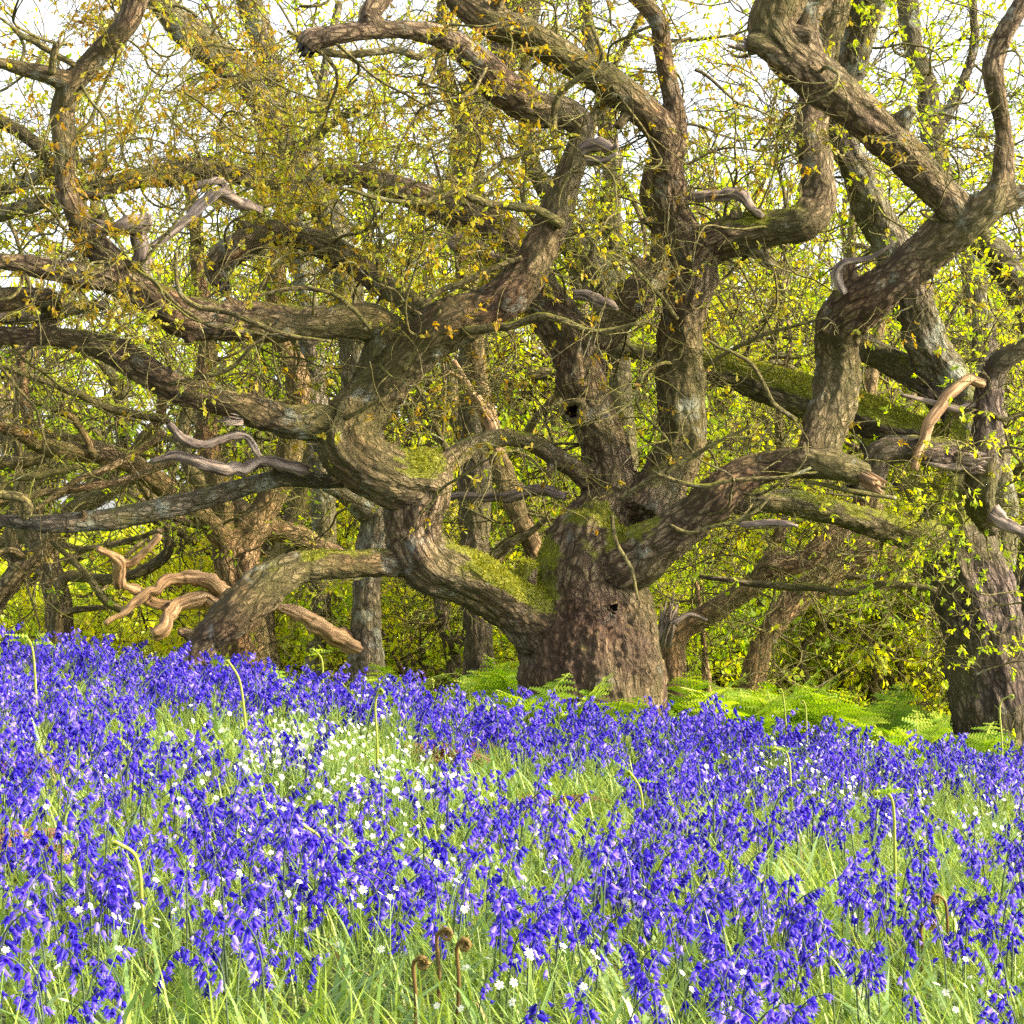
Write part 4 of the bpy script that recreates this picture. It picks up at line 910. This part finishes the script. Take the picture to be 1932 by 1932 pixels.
mr2 = N.new('ShaderNodeMapRange'); L.new(sx.outputs[1], mr2.inputs[0]); mr2.inputs[1].default_value = 22; mr2.inputs[2].default_value = 40
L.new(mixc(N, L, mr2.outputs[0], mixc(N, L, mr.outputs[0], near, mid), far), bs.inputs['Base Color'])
bu = N.new('ShaderNodeBump'); L.new(n1.outputs[0], bu.inputs['Height']); bu.inputs['Strength'].default_value = 0.6; bu.inputs['Distance'].default_value = 0.05; L.new(bu.outputs[0], bs.inputs['Normal'])
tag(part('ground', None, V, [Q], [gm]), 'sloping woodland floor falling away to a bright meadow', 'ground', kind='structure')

# ==================================================================== GRASS AND LEAVES
GRASS = leaf_mat('grass_blades', [(0.0, (0.13, 0.20, 0.035)), (0.4, (0.26, 0.36, 0.05)), (0.75, (0.38, 0.46, 0.09)), (1.0, (0.48, 0.53, 0.22))], 0.35, 0.45, 0.0, 0.4)
DRY = leaf_mat('dry_grass_blades', [(0.0, (0.25, 0.16, 0.07)), (1.0, (0.50, 0.40, 0.20))], 0.2, 0.7, 0.0)
BLEAF = leaf_mat('bluebell_leaves', [(0.0, (0.09, 0.17, 0.04)), (0.5, (0.20, 0.32, 0.08)), (1.0, (0.36, 0.48, 0.24))], 0.3, 0.38, 0.0, 0.5)

def scatter(n, rng, y0=2.6, y1=9.9, marg=0.55, wfun=None):
    out = []
    while sum(len(o) for o in out) < n:
        y = np.sqrt(rng.uniform(y0**2, y1**2, n*2)); hw = 0.2415*y+marg
        x = rng.uniform(-1, 1, n*2)*hw
        P = np.stack([x, y], 1)
        if wfun is not None: P = P[rng.random(len(P)) < wfun(x, y)]
        out.append(P)
    P = np.concatenate(out)[:n]
    return np.column_stack([P, ground_z(P[:, 0], P[:, 1])])

def blades(P, rng, l0, l1, w, bend, mat, name, label, tint0=0.0, tint1=1.0):
    n = len(P); az = rng.uniform(0, 2*np.pi, n); L = rng.uniform(l0, l1, n)
    dr = np.stack([np.cos(az), np.sin(az), np.zeros(n)], 1); sd = np.stack([-np.sin(az), np.cos(az), np.zeros(n)], 1)
    tilt = np.abs(rng.normal(0.25, 0.22, n)); bd = bend*rng.uniform(0.3, 1.3, n)
    rows = []; c = P-np.array([0, 0, 0.01]); K = 4
    tw = rng.normal(0, 0.5, n)
    for k in range(K+1):
        t = k/K; a = tilt+bd*t
        if k: c = c+(L/K)[:, None]*(dr*np.sin(a)[:, None]+np.array([0, 0, 1.0])*np.cos(a)[:, None])
        hw = w*rng.uniform(0.8, 1.2)*(1-t**2.2)*0.5+0.0003
        s2 = sd*np.cos(tw*t)[:, None]+dr*np.sin(tw*t)[:, None]
        rows += [c-s2*hw, c+s2*hw]
    V = np.stack(rows, 1); k = V.shape[1]
    q = np.array([[2*i, 2*i+1, 2*i+3, 2*i+2] for i in range(K)])
    Fq = (np.arange(n)[:, None, None]*k+q[None]).reshape(-1, 4)
    tn = np.clip(tint0+(tint1-tint0)*(0.55*rng.random(n)+0.6*(fbm(P*1.3, 2, 13)-0.2)), 0, 1)
    return tag(part(name, None, V.reshape(-1, 3), [Fq], [mat], {'tint': np.repeat(tn, k)}, True), label, 'grass', kind='stuff')
rng = np.random.default_rng(5)
blades(scatter(34000, rng, wfun=lambda x, y: np.clip(1.2-y/14, 0, 1)), rng, 0.10, 0.24, 0.0055, 1.1, GRASS, 'grass', 'long fresh green grass growing between the bluebells')
blades(scatter(9000, rng), rng, 0.14, 0.27, 0.011, 1.5, BLEAF, 'bluebell_leaves', 'strap shaped glossy bluebell leaves among the grass')
blades(scatter(1500, rng), rng, 0.10, 0.24, 0.005, 1.8, DRY, 'dry_grass', 'dry straw coloured blades among the grass')
# rough green cover behind the crest
def behind(n, rng, y0, y1):
    y = rng.uniform(y0, y1, n); x = rng.uniform(-1, 1, n)*(0.26*y+0.8)
    return np.stack([x, y, ground_z(x, y)], 1)
blades(behind(9000, rng, 9.6, 14), rng, 0.08, 0.24, 0.010, 1.3, GRASS, 'undergrowth', 'bright green undergrowth behind the crest of flowers')

# ==================================================================== BLUEBELLS
def petal_mat(name, stops, trans=0.3):
    return leaf_mat(name, stops, trans, 0.5, 0.12, 0.3)
BELL = petal_mat('bluebell_petals', [(0.0, (0.012, 0.006, 0.24)), (0.4, (0.036, 0.017, 0.48)), (0.72, (0.11, 0.055, 0.62)), (1.0, (0.34, 0.26, 0.80))], 0.3)
STEM = leaf_mat('bluebell_stems', [(0.0, (0.03, 0.035, 0.05)), (0.5, (0.06, 0.09, 0.05)), (1.0, (0.12, 0.18, 0.05))], 0.1, 0.5, 0.2)

def bell(p, d, L, r, rng, ns=6):
    d = d/np.linalg.norm(d)
    a = np.cross(d, [0.3, 0.1, 1.0]); a /= np.linalg.norm(a)+1e-9; b = np.cross(d, a)
    ph = rng.uniform(0, 6.28)
    prof = [(0.0, 0.35), (0.22, 0.95), (0.68, 0.92)]
    V = []
    for z, q in prof:
        for i in range(ns):
            t = ph+2*np.pi*i/ns; V.append(p+d*L*z+(a*np.cos(t)+b*np.sin(t))*r*q)
    for i in range(ns):       # reflexed tips
        t = ph+2*np.pi*(i+0.5)/ns; V.append(p+d*L*1.0+(a*np.cos(t)+b*np.sin(t))*r*rng.uniform(1.7, 2.7))
    Q = [[k*ns+i, k*ns+(i+1) % ns, (k+1)*ns+(i+1) % ns, (k+1)*ns+i] for k in range(2) for i in range(ns)]
    T = [[2*ns+i, 2*ns+(i+1) % ns, 3*ns+i] for i in range(ns)]
    return np.array(V), np.array(Q), np.array(T)

def bluebell_geom(rng, ns=6):
    H = rng.uniform(0.20, 0.29); az = rng.uniform(0, 6.28); lean = rng.uniform(0.02, 0.22)
    dx = np.array([math.cos(az), math.sin(az), 0])
    t = np.linspace(0, 1, 12)
    nod = rng.uniform(0.02, 0.075)
    C = np.stack([dx*(lean*H*q+nod*max(0, q-0.6)**1.6*4.3)+np.array([0, 0, H*(q-0.30*max(0, q-0.72)**1.5*3)]) for q in t])
    R_ = 0.0026*(1-0.55*t)
    V, fs, bc = tube(C, R_, 5)
    nb = int(rng.integers(9, 16)); bells = []
    for i in range(nb):
        u = 0.52+0.47*(i+rng.uniform(0, .6))/nb
        k = u*11; j = min(10, int(k)); p = C[j]+(C[j+1]-C[j])*(k-j)
        side = dx*rng.uniform(0.2, 1.0)+np.array([-dx[1], dx[0], 0])*rng.normal(0, 0.75)
        side = side/(np.linalg.norm(side)+1e-6)
        off = p+side*rng.uniform(0.008, 0.016)+np.array([0, 0, 0.004])
        hang = np.array([0, 0, -1.0])*rng.uniform(0.35, 1.0)+side*rng.uniform(0.25, 0.9)
        bud = u > 0.93
        sz = 0.5 if bud else 1.0
        bv = bell(off, hang, rng.uniform(0.015, 0.021)*sz, rng.uniform(0.0040, 0.0054)*sz, rng, ns)
        tn = np.clip(rng.normal(0.42, 0.30), 0, 1)+np.concatenate([np.zeros(2*ns), np.zeros(ns)+0.08, np.zeros(ns)+0.30])
        bells.append((*bv, np.clip(tn, 0, 1)))
    return (V, fs), bells

rngb = np.random.default_rng(31)
VAR = [bluebell_geom(rngb) for _ in range(14)]
BMESH = []
for (sv, sf), bells in VAR:
    st = mesh('stem', sv, sf, True, {'tint': np.clip((sv[:, 2]/0.26)*-0.8+0.95, 0, 1)}, [STEM])
    each = [mesh('bell', v, [q, t], True, {'tint': tn}, [BELL]) for v, q, t, tn in bells]
    mb = MB()
    for v, q, t, tn in bells: mb.add(v, [q, t], tint=tn)
    V, f, a, _ = mb.data()
    BMESH.append((st, each, mesh('flower_head', V, f, True, a, [BELL])))

BLOBS = [  # photo places with fewer (-) or more (+) bluebells: px, py, radius, weight
 (150, 1900, 330, -0.75), (560, 1900, 170, -0.35), (620, 1440, 160, -0.45), (1080, 1460, 110, -0.6), (1000, 1560, 130, -0.35), (400, 1370, 60, -0.3),
 (1240, 1700, 110, -0.45), (1500, 1640, 110, -0.4), (1780, 1650, 90, -0.2), (820, 1420, 90, -0.3), (1700, 1870, 90, -0.3), (1100, 1850, 90, -0.2), (60, 1530, 70, -0.4),
 (250, 1250, 260, 0.5), (1650, 1440, 300, 0.5), (330, 1590, 150, 0.6), (520, 1570, 120, 0.4), (120, 1650, 120, 0.3), (1150, 1780, 130, 0.4), (1500, 1780, 150, 0.5), (1700, 1780, 140, 0.3), (960, 1690, 90, 0.3), (1300, 1840, 120, 0.3), (750, 1240, 200, 0.4), (1250, 1370, 200, 0.4)]
def bdens(x, y):
    z = ground_z(x, y)+0.19
    px = CX+x/y*F; py = HZ-(z-CAMZ)/y*F
    w = 0.50+1.7*(fbm(np.stack([x*4.2, y*2.6, np.zeros_like(x)], 1), 2, 21)-0.5)*2
    for bx, by, br, bw in BLOBS:
        w = w+(bw*0.62 if bw < 0 else bw*0.7)*np.exp(-(((px-bx)/br)**2+((py-by)/(br*0.62))**2))
    w = w*np.clip((9.75-y)/0.5, 0, 1)*(1+0.15*np.clip((y-6)/3, 0, 1))
    return np.clip(w/1.45, 0, 1)
rng = np.random.default_rng(41)
NB = 2600
Pb = scatter(NB, rng, 3.1, 9.8, 0.5, bdens)
rot = rng.uniform(0, 6.28, NB); scl = rng.uniform(0.72, 1.18, NB); var = rng.integers(0, len(VAR), NB)
pxv = CX+Pb[:, 0]/Pb[:, 1]*F; pyv = HZ-(Pb[:, 2]+0.2-CAMZ)/Pb[:, 1]*F
vis = (pxv > 0) & (pxv < 1932) & (pyv < 1935) & (pyv > 1100)
order = [i for i in np.argsort(Pb[:, 1]) if vis[i]][:300]
ind = set(order)
LB = 'violet blue bluebell nodding on its dark stem in the foreground grass'
for rank, i in enumerate(order):
    st, each, head = BMESH[var[i]]
    r_ = empty('bluebell', Pb[i], LB, 'flower', 'bluebells nearest the camera')
    r_.rotation_euler = (0, 0, float(rot[i])); r_.scale = (float(scl[i]),)*3
    obj('stem', st, r_)
    if rank < 60:
        for b in each: obj('bell', b, r_)
    else: obj('flower_head', head, r_)
mb = MB()
for k in range(len(VAR)):
    (sv, sf), bells = VAR[k]
    m2 = MB()
    m2.add(sv, sf, 0, tint=np.clip((sv[:, 2]/0.26)*-0.8+0.95, 0, 1))
    for v, q, t, tn in bells: m2.add(v, [q, t], 1, tint=tn)
    V, f, a, mi = m2.data()
    ids = [i for i in range(NB) if var[i] == k and i not in ind]
    for i in ids:
        c, s = math.cos(rot[i]), math.sin(rot[i])
        Vr = np.stack([V[:, 0]*c-V[:, 1]*s, V[:, 0]*s+V[:, 1]*c, V[:, 2]], 1)*scl[i]+Pb[i]
        jt = np.clip(a['tint']+np.where(V[:, 2] > -9, rng.normal(-0.01, 0.17), 0), 0, 1)
        nf = [len(x) for x in f]; o0 = 0
        mb.n_ = mb.n
        for fi, x in enumerate(f):
            for m_ in (0, 1):
                sel = mi[o0:o0+nf[fi]] == m_
                if sel.any():
                    mb.F.setdefault(x.shape[1], []).append(x[sel]+mb.n); mb.M.setdefault(x.shape[1], []).append(np.full(sel.sum(), m_))
            o0 += nf[fi]
        mb.V.append(Vr); mb.A.setdefault('tint', []).append(jt); mb.n += len(Vr)
tag(mb.part('bluebell_carpet', None, [STEM, BELL]), 'dense carpet of violet blue bluebells spreading up to the trees', 'flowers', kind='stuff')

# ==================================================================== STITCHWORT
WHITE = leaf_mat('white_petals', [(0.0, (0.56, 0.58, 0.50)), (1.0, (0.70, 0.71, 0.66))], 0.25, 0.6, 0.0)
YEL = leaf_mat('pollen', [(0.0, (0.6, 0.5, 0.08)), (1.0, (0.6, 0.5, 0.08))], 0.1)
GST = leaf_mat('stitchwort_stems', [(0.0, (0.14, 0.22, 0.05)), (1.0, (0.2, 0.3, 0.06))], 0.1)
def stitch_geom(rng):
    H = rng.uniform(0.11, 0.20); mb = MB()
    lean = rng.normal(0, 0.03, 2)
    C = np.array([[0, 0, 0], [lean[0]*.5, lean[1]*.5, H*.5], [lean[0], lean[1], H]])
    V, fs, _ = tube(catmull(C, 3), np.full(7, 0.0009), 4); mb.add(V, fs, 2, tint=0.5)
    face = np.array([rng.normal(0, 0.8), -0.5+rng.normal(0, 0.6), 0.7]); face /= np.linalg.norm(face)
    a = np.cross(face, [0, 0, 1.0]); a /= np.linalg.norm(a); b = np.cross(face, a); c = C[-1]; r = rng.uniform(0.0060, 0.0088)
    for k in range(5):
        for sgn in (-1, 1):      # each petal is cleft to two lobes
            t = 2*math.pi*k/5; e = a*math.cos(t)+b*math.sin(t); f = np.cross(face, e)
            P = [c, c+e*r*0.55+f*sgn*r*0.34+face*r*0.12, c+e*r+f*sgn*r*0.30+face*r*0.10, c+e*r*0.92+f*sgn*r*0.05+face*r*0.12, c+e*r*0.5+face*r*0.1]
            mb.add(np.array(P), [np.array([[0, 1, 4]]), np.array([[1, 2, 3, 4]])], 0, tint=rng.random())
    n = 6; t = np.arange(n)*2*np.pi/n
    ring = c+face*r*0.16+(a[None]*np.cos(t)[:, None]+b[None]*np.sin(t)[:, None])*r*0.17
    mb.add(np.vstack([ring, c+face*r*0.28]), [np.array([[i, (i+1) % n, n] for i in range(n)])], 1, tint=0.5)
    for q in (0.35, 0.6):
        p = C[0]+(C[-1]-C[0])*q; az = rng.uniform(0, 6.28)
        for s_ in (0, math.pi):
            e = np.array([math.cos(az+s_), math.sin(az+s_), 0.5]); w_ = np.array([-e[1], e[0], 0])*0.002
            mb.add(np.array([p, p+e*0.02+w_, p+e*0.045, p+e*0.02-w_]), [np.array([[0, 1, 2, 3]])], 2, tint=0.6)
    return mb.data()
SV = [stitch_geom(np.random.default_rng(200+k)) for k in range(8)]
SM = [mesh('stitchwort', V, f, False, a, [WHITE, YEL, GST], m) for V, f, a, m in SV]
WB = [(600, 1425, 140, 42, 240), (545, 1400, 90, 30, 90), (760, 1470, 130, 40, 120), (690, 1510, 110, 40, 60), (690, 1320, 60, 18, 25), (1480, 1455, 85, 36, 110), (1560, 1490, 120, 34, 60), (1750, 1520, 130, 34, 70), (1890, 1540, 60, 30, 30), (1860, 1450, 60, 16, 16),
      (330, 1460, 130, 40, 30), (140, 1590, 160, 60, 8), (230, 1720, 60, 30, 16), (540, 1690, 140, 40, 26), (830, 1630, 130, 60, 24), (100, 1850, 110, 50, 9), (1000, 1850, 90, 40, 16), (1180, 1690, 140, 50, 14), (1840, 1880, 90, 30, 14), (650, 1590, 90, 30, 18), (380, 1560, 120, 40, 16), (700, 1730, 60, 40, 12), (1330, 1900, 200, 40, 8), (1040, 1640, 100, 40, 8), (1630, 1420, 150, 22, 24)]
rng = np.random.default_rng(61); SP = []
for bx, by, sx_, sy_, n in WB:
    for _ in range(n):
        px, py = rng.normal(bx, sx_*0.75), rng.normal(by, sy_*0.75)
        SP.append(ground_at(px, py, 0.17))
SP = np.array(SP); ordr = [i for i in np.argsort(SP[:, 1]) if 0 < CX+SP[i, 0]/SP[i, 1]*F < 1932][:300]; inds = set(ordr)
for i in ordr:
    o = obj('stitchwort', SM[i % 8]); o.location = [float(v) for v in SP[i]]; o.rotation_euler = (0, 0, float(rng.normal(0, 0.5))); s = float(rng.uniform(0.85, 1.2)); o.scale = (s, s, s)
    tag(o, 'small white star shaped stitchwort flower in the grass between the bluebells', 'flower', 'white stitchwort flowers')
mb = MB()
for i in range(len(SP)):
    if i in inds: continue
    V, f, a, mi = SV[i % 8]; o0 = 0
    t = rng.normal(0, 0.5); c, s = math.cos(t), math.sin(t)
    Vr = np.stack([V[:, 0]*c-V[:, 1]*s, V[:, 0]*s+V[:, 1]*c, V[:, 2]], 1)*rng.uniform(0.85, 1.2)+SP[i]
    for x in f:
        k = len(x)
        mb.F.setdefault(x.shape[1], []).append(x+mb.n); mb.M.setdefault(x.shape[1], []).append(mi[o0:o0+k]); o0 += k
    mb.V.append(Vr); mb.A.setdefault('tint', []).append(a['tint']); mb.n += len(Vr)
if mb.n: tag(mb.part('stitchwort_drift', None, [WHITE, YEL, GST], False), 'drift of tiny white flowers farther up the slope', 'flowers', kind='stuff')

# ==================================================================== FERNS
FERN = leaf_mat('fern_green', [(0.0, (0.10, 0.20, 0.02)), (0.5, (0.22, 0.36, 0.03)), (1.0, (0.42, 0.50, 0.06))], 0.4, 0.55, 0.3)
FSTEM = leaf_mat('fern_stalk', [(0.0, (0.16, 0.20, 0.03)), (0.6, (0.32, 0.36, 0.06)), (1.0, (0.42, 0.38, 0.12))], 0.15, 0.5, 0.2)
DBRACK = leaf_mat('dead_bracken', [(0.0, (0.16, 0.06, 0.03)), (0.5, (0.30, 0.14, 0.08)), (1.0, (0.44, 0.24, 0.17))], 0.25, 0.8, 0.2)
CROZ = leaf_mat('brown_scaly_crozier', [(0.0, (0.07, 0.045, 0.015)), (0.5, (0.16, 0.10, 0.03)), (1.0, (0.26, 0.20, 0.06))], 0.1, 0.8, 0.2)
def frond(mb, base, az, L, arch, rng, width=0.42, mi_leaf=0, mi_stem=1, start=0.3, dens=15, droop=0.0):
    dx = np.array([math.cos(az), math.sin(az), 0])
    t = np.linspace(0, 1, 18)
    C = np.stack([base+dx*L*(0.18*q+arch*q*q)+np.array([0, 0, L*(0.95*q-arch*0.75*q**2.3)-droop*q*q*L]) for q in t])
    V, fs, _ = tube(C, 0.0035*(1-0.8*t)*L/0.5+0.0005, 4); mb.add(V, fs, mi_stem, tint=0.6)
    T = np.gradient(C, axis=0); T /= np.linalg.norm(T, axis=1)[:, None]
    for k in range(dens):
        u = start+(1-start)*(k+0.5)/dens; j = min(16, int(u*17)); p = C[j]+(C[j+1]-C[j])*(u*17-j)
        ln = L*width*(1-((u-start)/(1-start)))**0.8*rng.uniform(0.85, 1.1)+0.01
        sd = np.cross(T[j], [0, 0, 1.0]); sd /= np.linalg.norm(sd)+1e-6; up = np.cross(sd, T[j])
        for sg in (-1, 1):
            e = sd*sg+T[j]*0.45+up*rng.normal(-0.05, 0.2); e /= np.linalg.norm(e); m = max(3, int(ln/0.016)); f_ = np.cross(up, e)
            tn = rng.uniform(0.2, 1)
            for i in range(m):
                q = (i+0.3)/m; c = p+e*ln*q-np.array([0, 0, 0.25*ln*q*q]); w = 0.30*ln*(1-q)*0.6+0.005
                for s2 in (-1, 1):
                    d_ = f_*s2+e*0.5
                    mb.add(np.array([c-e*ln/m*0.35, c+d_*w, c+e*ln/m*0.45]), [np.array([[0, 1, 2]])], mi_leaf, tint=tn)
def fern(pos, label, nf, L, seed, name='fern', group=None, mats=None, arch=(0.25, 0.6), cat='fern', droop=0.0):
    rng = np.random.default_rng(seed)
    r_ = empty(name, pos, label, cat, group); pos = np.asarray(pos, float)
    for i in range(nf):
        mb = MB(); frond(mb, pos+np.append(rng.normal(0, 0.02, 2), -0.01), rng.uniform(0, 6.28), L*rng.uniform(0.7, 1.15), rng.uniform(*arch), rng, droop=droop)
        mb.part('frond', r_, mats or [FERN, FSTEM], False)
    return r_
def gp(px, d): x = (px-CX)/F*d; return (x, d, float(ground_z(x, d)))
fern(gp(1010, 9.35), 'green fern unrolling at the left foot of the big trunk', 5, 0.40, 1)
fern(gp(1075, 9.3), 'green fern with outstretched fronds in front of the big trunk', 4, 0.42, 2)
fern(gp(1160, 9.25), 'small green fern at the right foot of the big trunk', 4, 0.36, 3)
fern(gp(480, 9.0), 'fern sprouting where the elbowed bough dips into the flowers', 5, 0.30, 4)
fern(gp(560, 9.2), 'fern between the elbowed bough and the lichened trunk', 5, 0.33, 5)
fern(gp(730, 9.5), 'fern in the dark gap under the left bough', 5, 0.36, 6)
fern(gp(1850, 10.0), 'fern at the foot of the dark right trunk', 5, 0.45, 7)
rng = np.random.default_rng(70)
for i in range(26):
    px = rng.uniform(1290, 1840); d = rng.uniform(9.8, 12.5)
    fern(gp(px, d), 'bright green bracken clump in the strip behind the flowers at right', 5, rng.uniform(0.4, 0.6), 300+i, group='bracken behind the flowers at right')
for i in range(9):
    fern(gp(rng.uniform(740, 1000), rng.uniform(10.6, 13)), 'green bracken clump in the hollow below the left bough', 5, rng.uniform(0.4, 0.55), 400+i, group='bracken in the hollow')
for i in range(8):
    fern(gp(rng.uniform(20, 420), rng.uniform(10.5, 13)), 'green bracken clump behind the flowers at the far left', 4, rng.uniform(0.3, 0.4), 450+i, group='bracken at far left')
# dead bracken
for k, (px, py, L, lab) in enumerate([(835, 1385, 0.22, 'pinkish brown dead bracken heap below the mossy saddle'), (1040, 1468, 0.18, 'brown dead bracken heap in the grass gap below the big trunk'), (15, 1410, 0.24, 'reddish dead bracken heap at the left edge of the flowers'), (35, 1530, 0.18, 'low brown dead bracken tuft at the left edge'), (640, 1390, 0.16, 'thin rusty dead bracken beside the white flower drift')]):
    g = ground_at(px, py, 0.14)
    fern(g, lab, 11, L*1.15, 600+k, 'dead_bracken', None, [DBRACK, DBRACK], (0.5, 0.9), 'bracken', droop=0.1)
# fiddleheads: pixel line of base, middle, crook
FH = [((70, 1371), (62, 1230), (50, 1200)), ((471, 1401), (452, 1285), (430, 1246)), ((608, 1330), (607, 1245), (590, 1224)), ((711, 1461), (708, 1330), (716, 1300)),
      ((273, 1747), (258, 1620), (218, 1588)), ((616, 1646), (608, 1585), (571, 1556)), ((150, 1336), (140, 1305), (125, 1291)), ((1214, 1565), (1208, 1490), (1187, 1455)),
      ((1497, 1540), (1486, 1425), (1462, 1410)), ((1689, 1685), (1683, 1510), (1656, 1493)), ((1487, 1390), (1478, 1316), (1474, 1300)), ((1521, 1400), (1520, 1336), (1516, 1322)), ((1891, 1430), (1887, 1330), (1908, 1311)),
      ((826, 1830), (824, 1770), (838, 1752)), ((861, 1850), (862, 1790), (872, 1772)), ((781, 1880), (780, 1822), (792, 1806)), ((1736, 1800), (1738, 1750), (1752, 1736)), ((1786, 1760), (1784, 1705), (1770, 1688))]
FL = ['tall pale fern crozier standing in the flowers at the far left', 'bent fern crozier left of the white flower drift', 'fern crozier with opening tips in front of the lichened trunk', 'slim fern crozier below the left bough',
      'thick arched fern stalk bowing left in the lower left flowers', 'short hooked fern stalk in the flowers left of centre', 'yellowish fern stalk among the far left flowers', 'fern crozier with spread tips in the grass right of centre',
      'tall fern crozier beside the right white flower drift', 'thick straight fern stalk standing in the flowers at right', 'slender fern stalk against the green strip at right', 'second slender fern stalk, just right of its twin against the green strip', 'fern crozier in front of the dark right trunk',
      'left one of two brown curled croziers in the lower centre', 'right one of two brown curled croziers in the lower centre', 'lowest brown curled crozier at the bottom centre', 'brown curled crozier low at right', 'reddish curled crozier in the flowers at right']
for k, (b, m, t) in enumerate(FH):
    g = ground_at(b[0], b[1], 0.10); d = g[1]
    P0 = g; P1 = W(*m, d-0.02); P2 = W(*t, d-0.05)
    sgn = 1 if t[0] > m[0] else -1
    C = catmull(np.array([P0, P0*0.4+P1*0.6+[0.004, 0, 0], P1, P2]), 8)
    # coil
    r0 = 0.009 if k < 13 else 0.012
    cc = P2+np.array([sgn*0.3*r0, 0, -r0]); cu = []
    for i in range(22):
        th = math.pi/2+(-sgn)*i*0.42; rr = r0*(1-i/24)
        cu.append(cc+np.array([math.cos(th)*rr, 0.010*i/22, math.sin(th)*rr]))
    C = np.vstack([C, np.array(cu)[1:]])
    R_ = np.interp(np.arange(len(C)), [0, 24, len(C)-1], [0.0048, 0.0036, 0.0014]) if k < 13 else np.interp(np.arange(len(C)), [0, 24, len(C)-1], [0.0036, 0.0040, 0.0022])
    r_ = empty('fern_crozier', P0, FL[k], 'fern', 'unfurling fern croziers')
    V, fs, _ = tube(C, R_, 7)
    part('stalk', r_, V, fs, [FSTEM if k < 13 else CROZ], {'tint': np.linspace(0.3, 0.9, len(V))})
    mb = MB(); rg = np.random.default_rng(k)
    for i in range(24, len(C)-1):
        for q in range(3):
            e = rg.normal(0, 1, 3); e /= np.linalg.norm(e); w_ = np.cross(e, rg.normal(0, 1, 3)); w_ = w_/np.linalg.norm(w_)*0.003
            mb.add(np.array([C[i]-w_, C[i]+w_, C[i]+e*rg.uniform(0.006, 0.014)]), [np.array([[0, 1, 2]])], tint=rg.random())
    if k in (0, 2, 7, 8, 9):
        for q in range(5):
            e = np.array([rg.normal(0, 1), rg.normal(0, .4), rg.uniform(-0.2, 0.3)]); e /= np.linalg.norm(e); p = C[20+q]
            for i in range(7):
                c = p+e*0.011*i; w_ = np.array([0, 0, 1])*0.010*(1-i/8)
                mb.add(np.array([c-w_, c+e*0.007, c+w_, c-e*0.003]), [np.array([[0, 1, 2, 3]])], tint=rg.random())
    mb.part('curled_tip', r_, [FERN if k < 13 else CROZ], False)

# ==================================================================== SKY, SUN, CAMERA
sun_dir = Vector((0.84, -0.16, 0.42)).normalized()
el = math.asin(sun_dir.z); az = math.atan2(sun_dir.x, sun_dir.y)
w = bpy.data.worlds.new('World'); SC.world = w; w.use_nodes = True
nt = w.node_tree; nt.nodes.clear()
sky = nt.nodes.new('ShaderNodeTexSky'); sky.sky_type = 'NISHITA'; sky.sun_disc = False; sky.sun_elevation = el; sky.sun_rotation = az
sky.air_density = 1.0; sky.dust_density = 3.5; sky.ozone_density = 1.0
bg = nt.nodes.new('ShaderNodeBackground'); bg.inputs['Strength'].default_value = 0.15
wo = nt.nodes.new('ShaderNodeOutputWorld'); hs = nt.nodes.new('ShaderNodeHueSaturation'); hs.inputs['Saturation'].default_value = 0.28; hs.inputs['Value'].default_value = 1.75; nt.links.new(sky.outputs[0], hs.inputs['Color']); nt.links.new(hs.outputs[0], bg.inputs[0]); nt.links.new(bg.outputs[0], wo.inputs[0])
sl = bpy.data.lights.new('sun', 'SUN'); sl.energy = 5.0; sl.angle = math.radians(1.5); sl.color = (1.0, 0.80, 0.52)
so = bpy.data.objects.new('sun', sl); COL.objects.link(so); so.rotation_euler = sun_dir.to_track_quat('Z', 'Y').to_euler(); so.location = (8, -4, 12)

cam = bpy.data.cameras.new('camera'); co_ = bpy.data.objects.new('camera', cam); COL.objects.link(co_)
co_.location = (0, 0, CAMZ); co_.rotation_euler = (math.pi/2, 0, 0)
cam.sensor_fit = 'HORIZONTAL'; cam.sensor_width = 36; cam.lens = 36*F/1932; cam.shift_y = (HZ-966)/1932; cam.clip_end = 3000; cam.clip_start = 0.05
SC.camera = co_
SC.view_settings.view_transform = 'Standard'; SC.view_settings.look = 'None'; SC.view_settings.exposure = 1.1; SC.view_settings.gamma = 1
SC.cycles.max_bounces = 6; SC.cycles.transmission_bounces = 4; SC.cycles.diffuse_bounces = 4
SC.cycles.use_denoising = False; SC.cycles.denoiser = 'OPENIMAGEDENOISE'
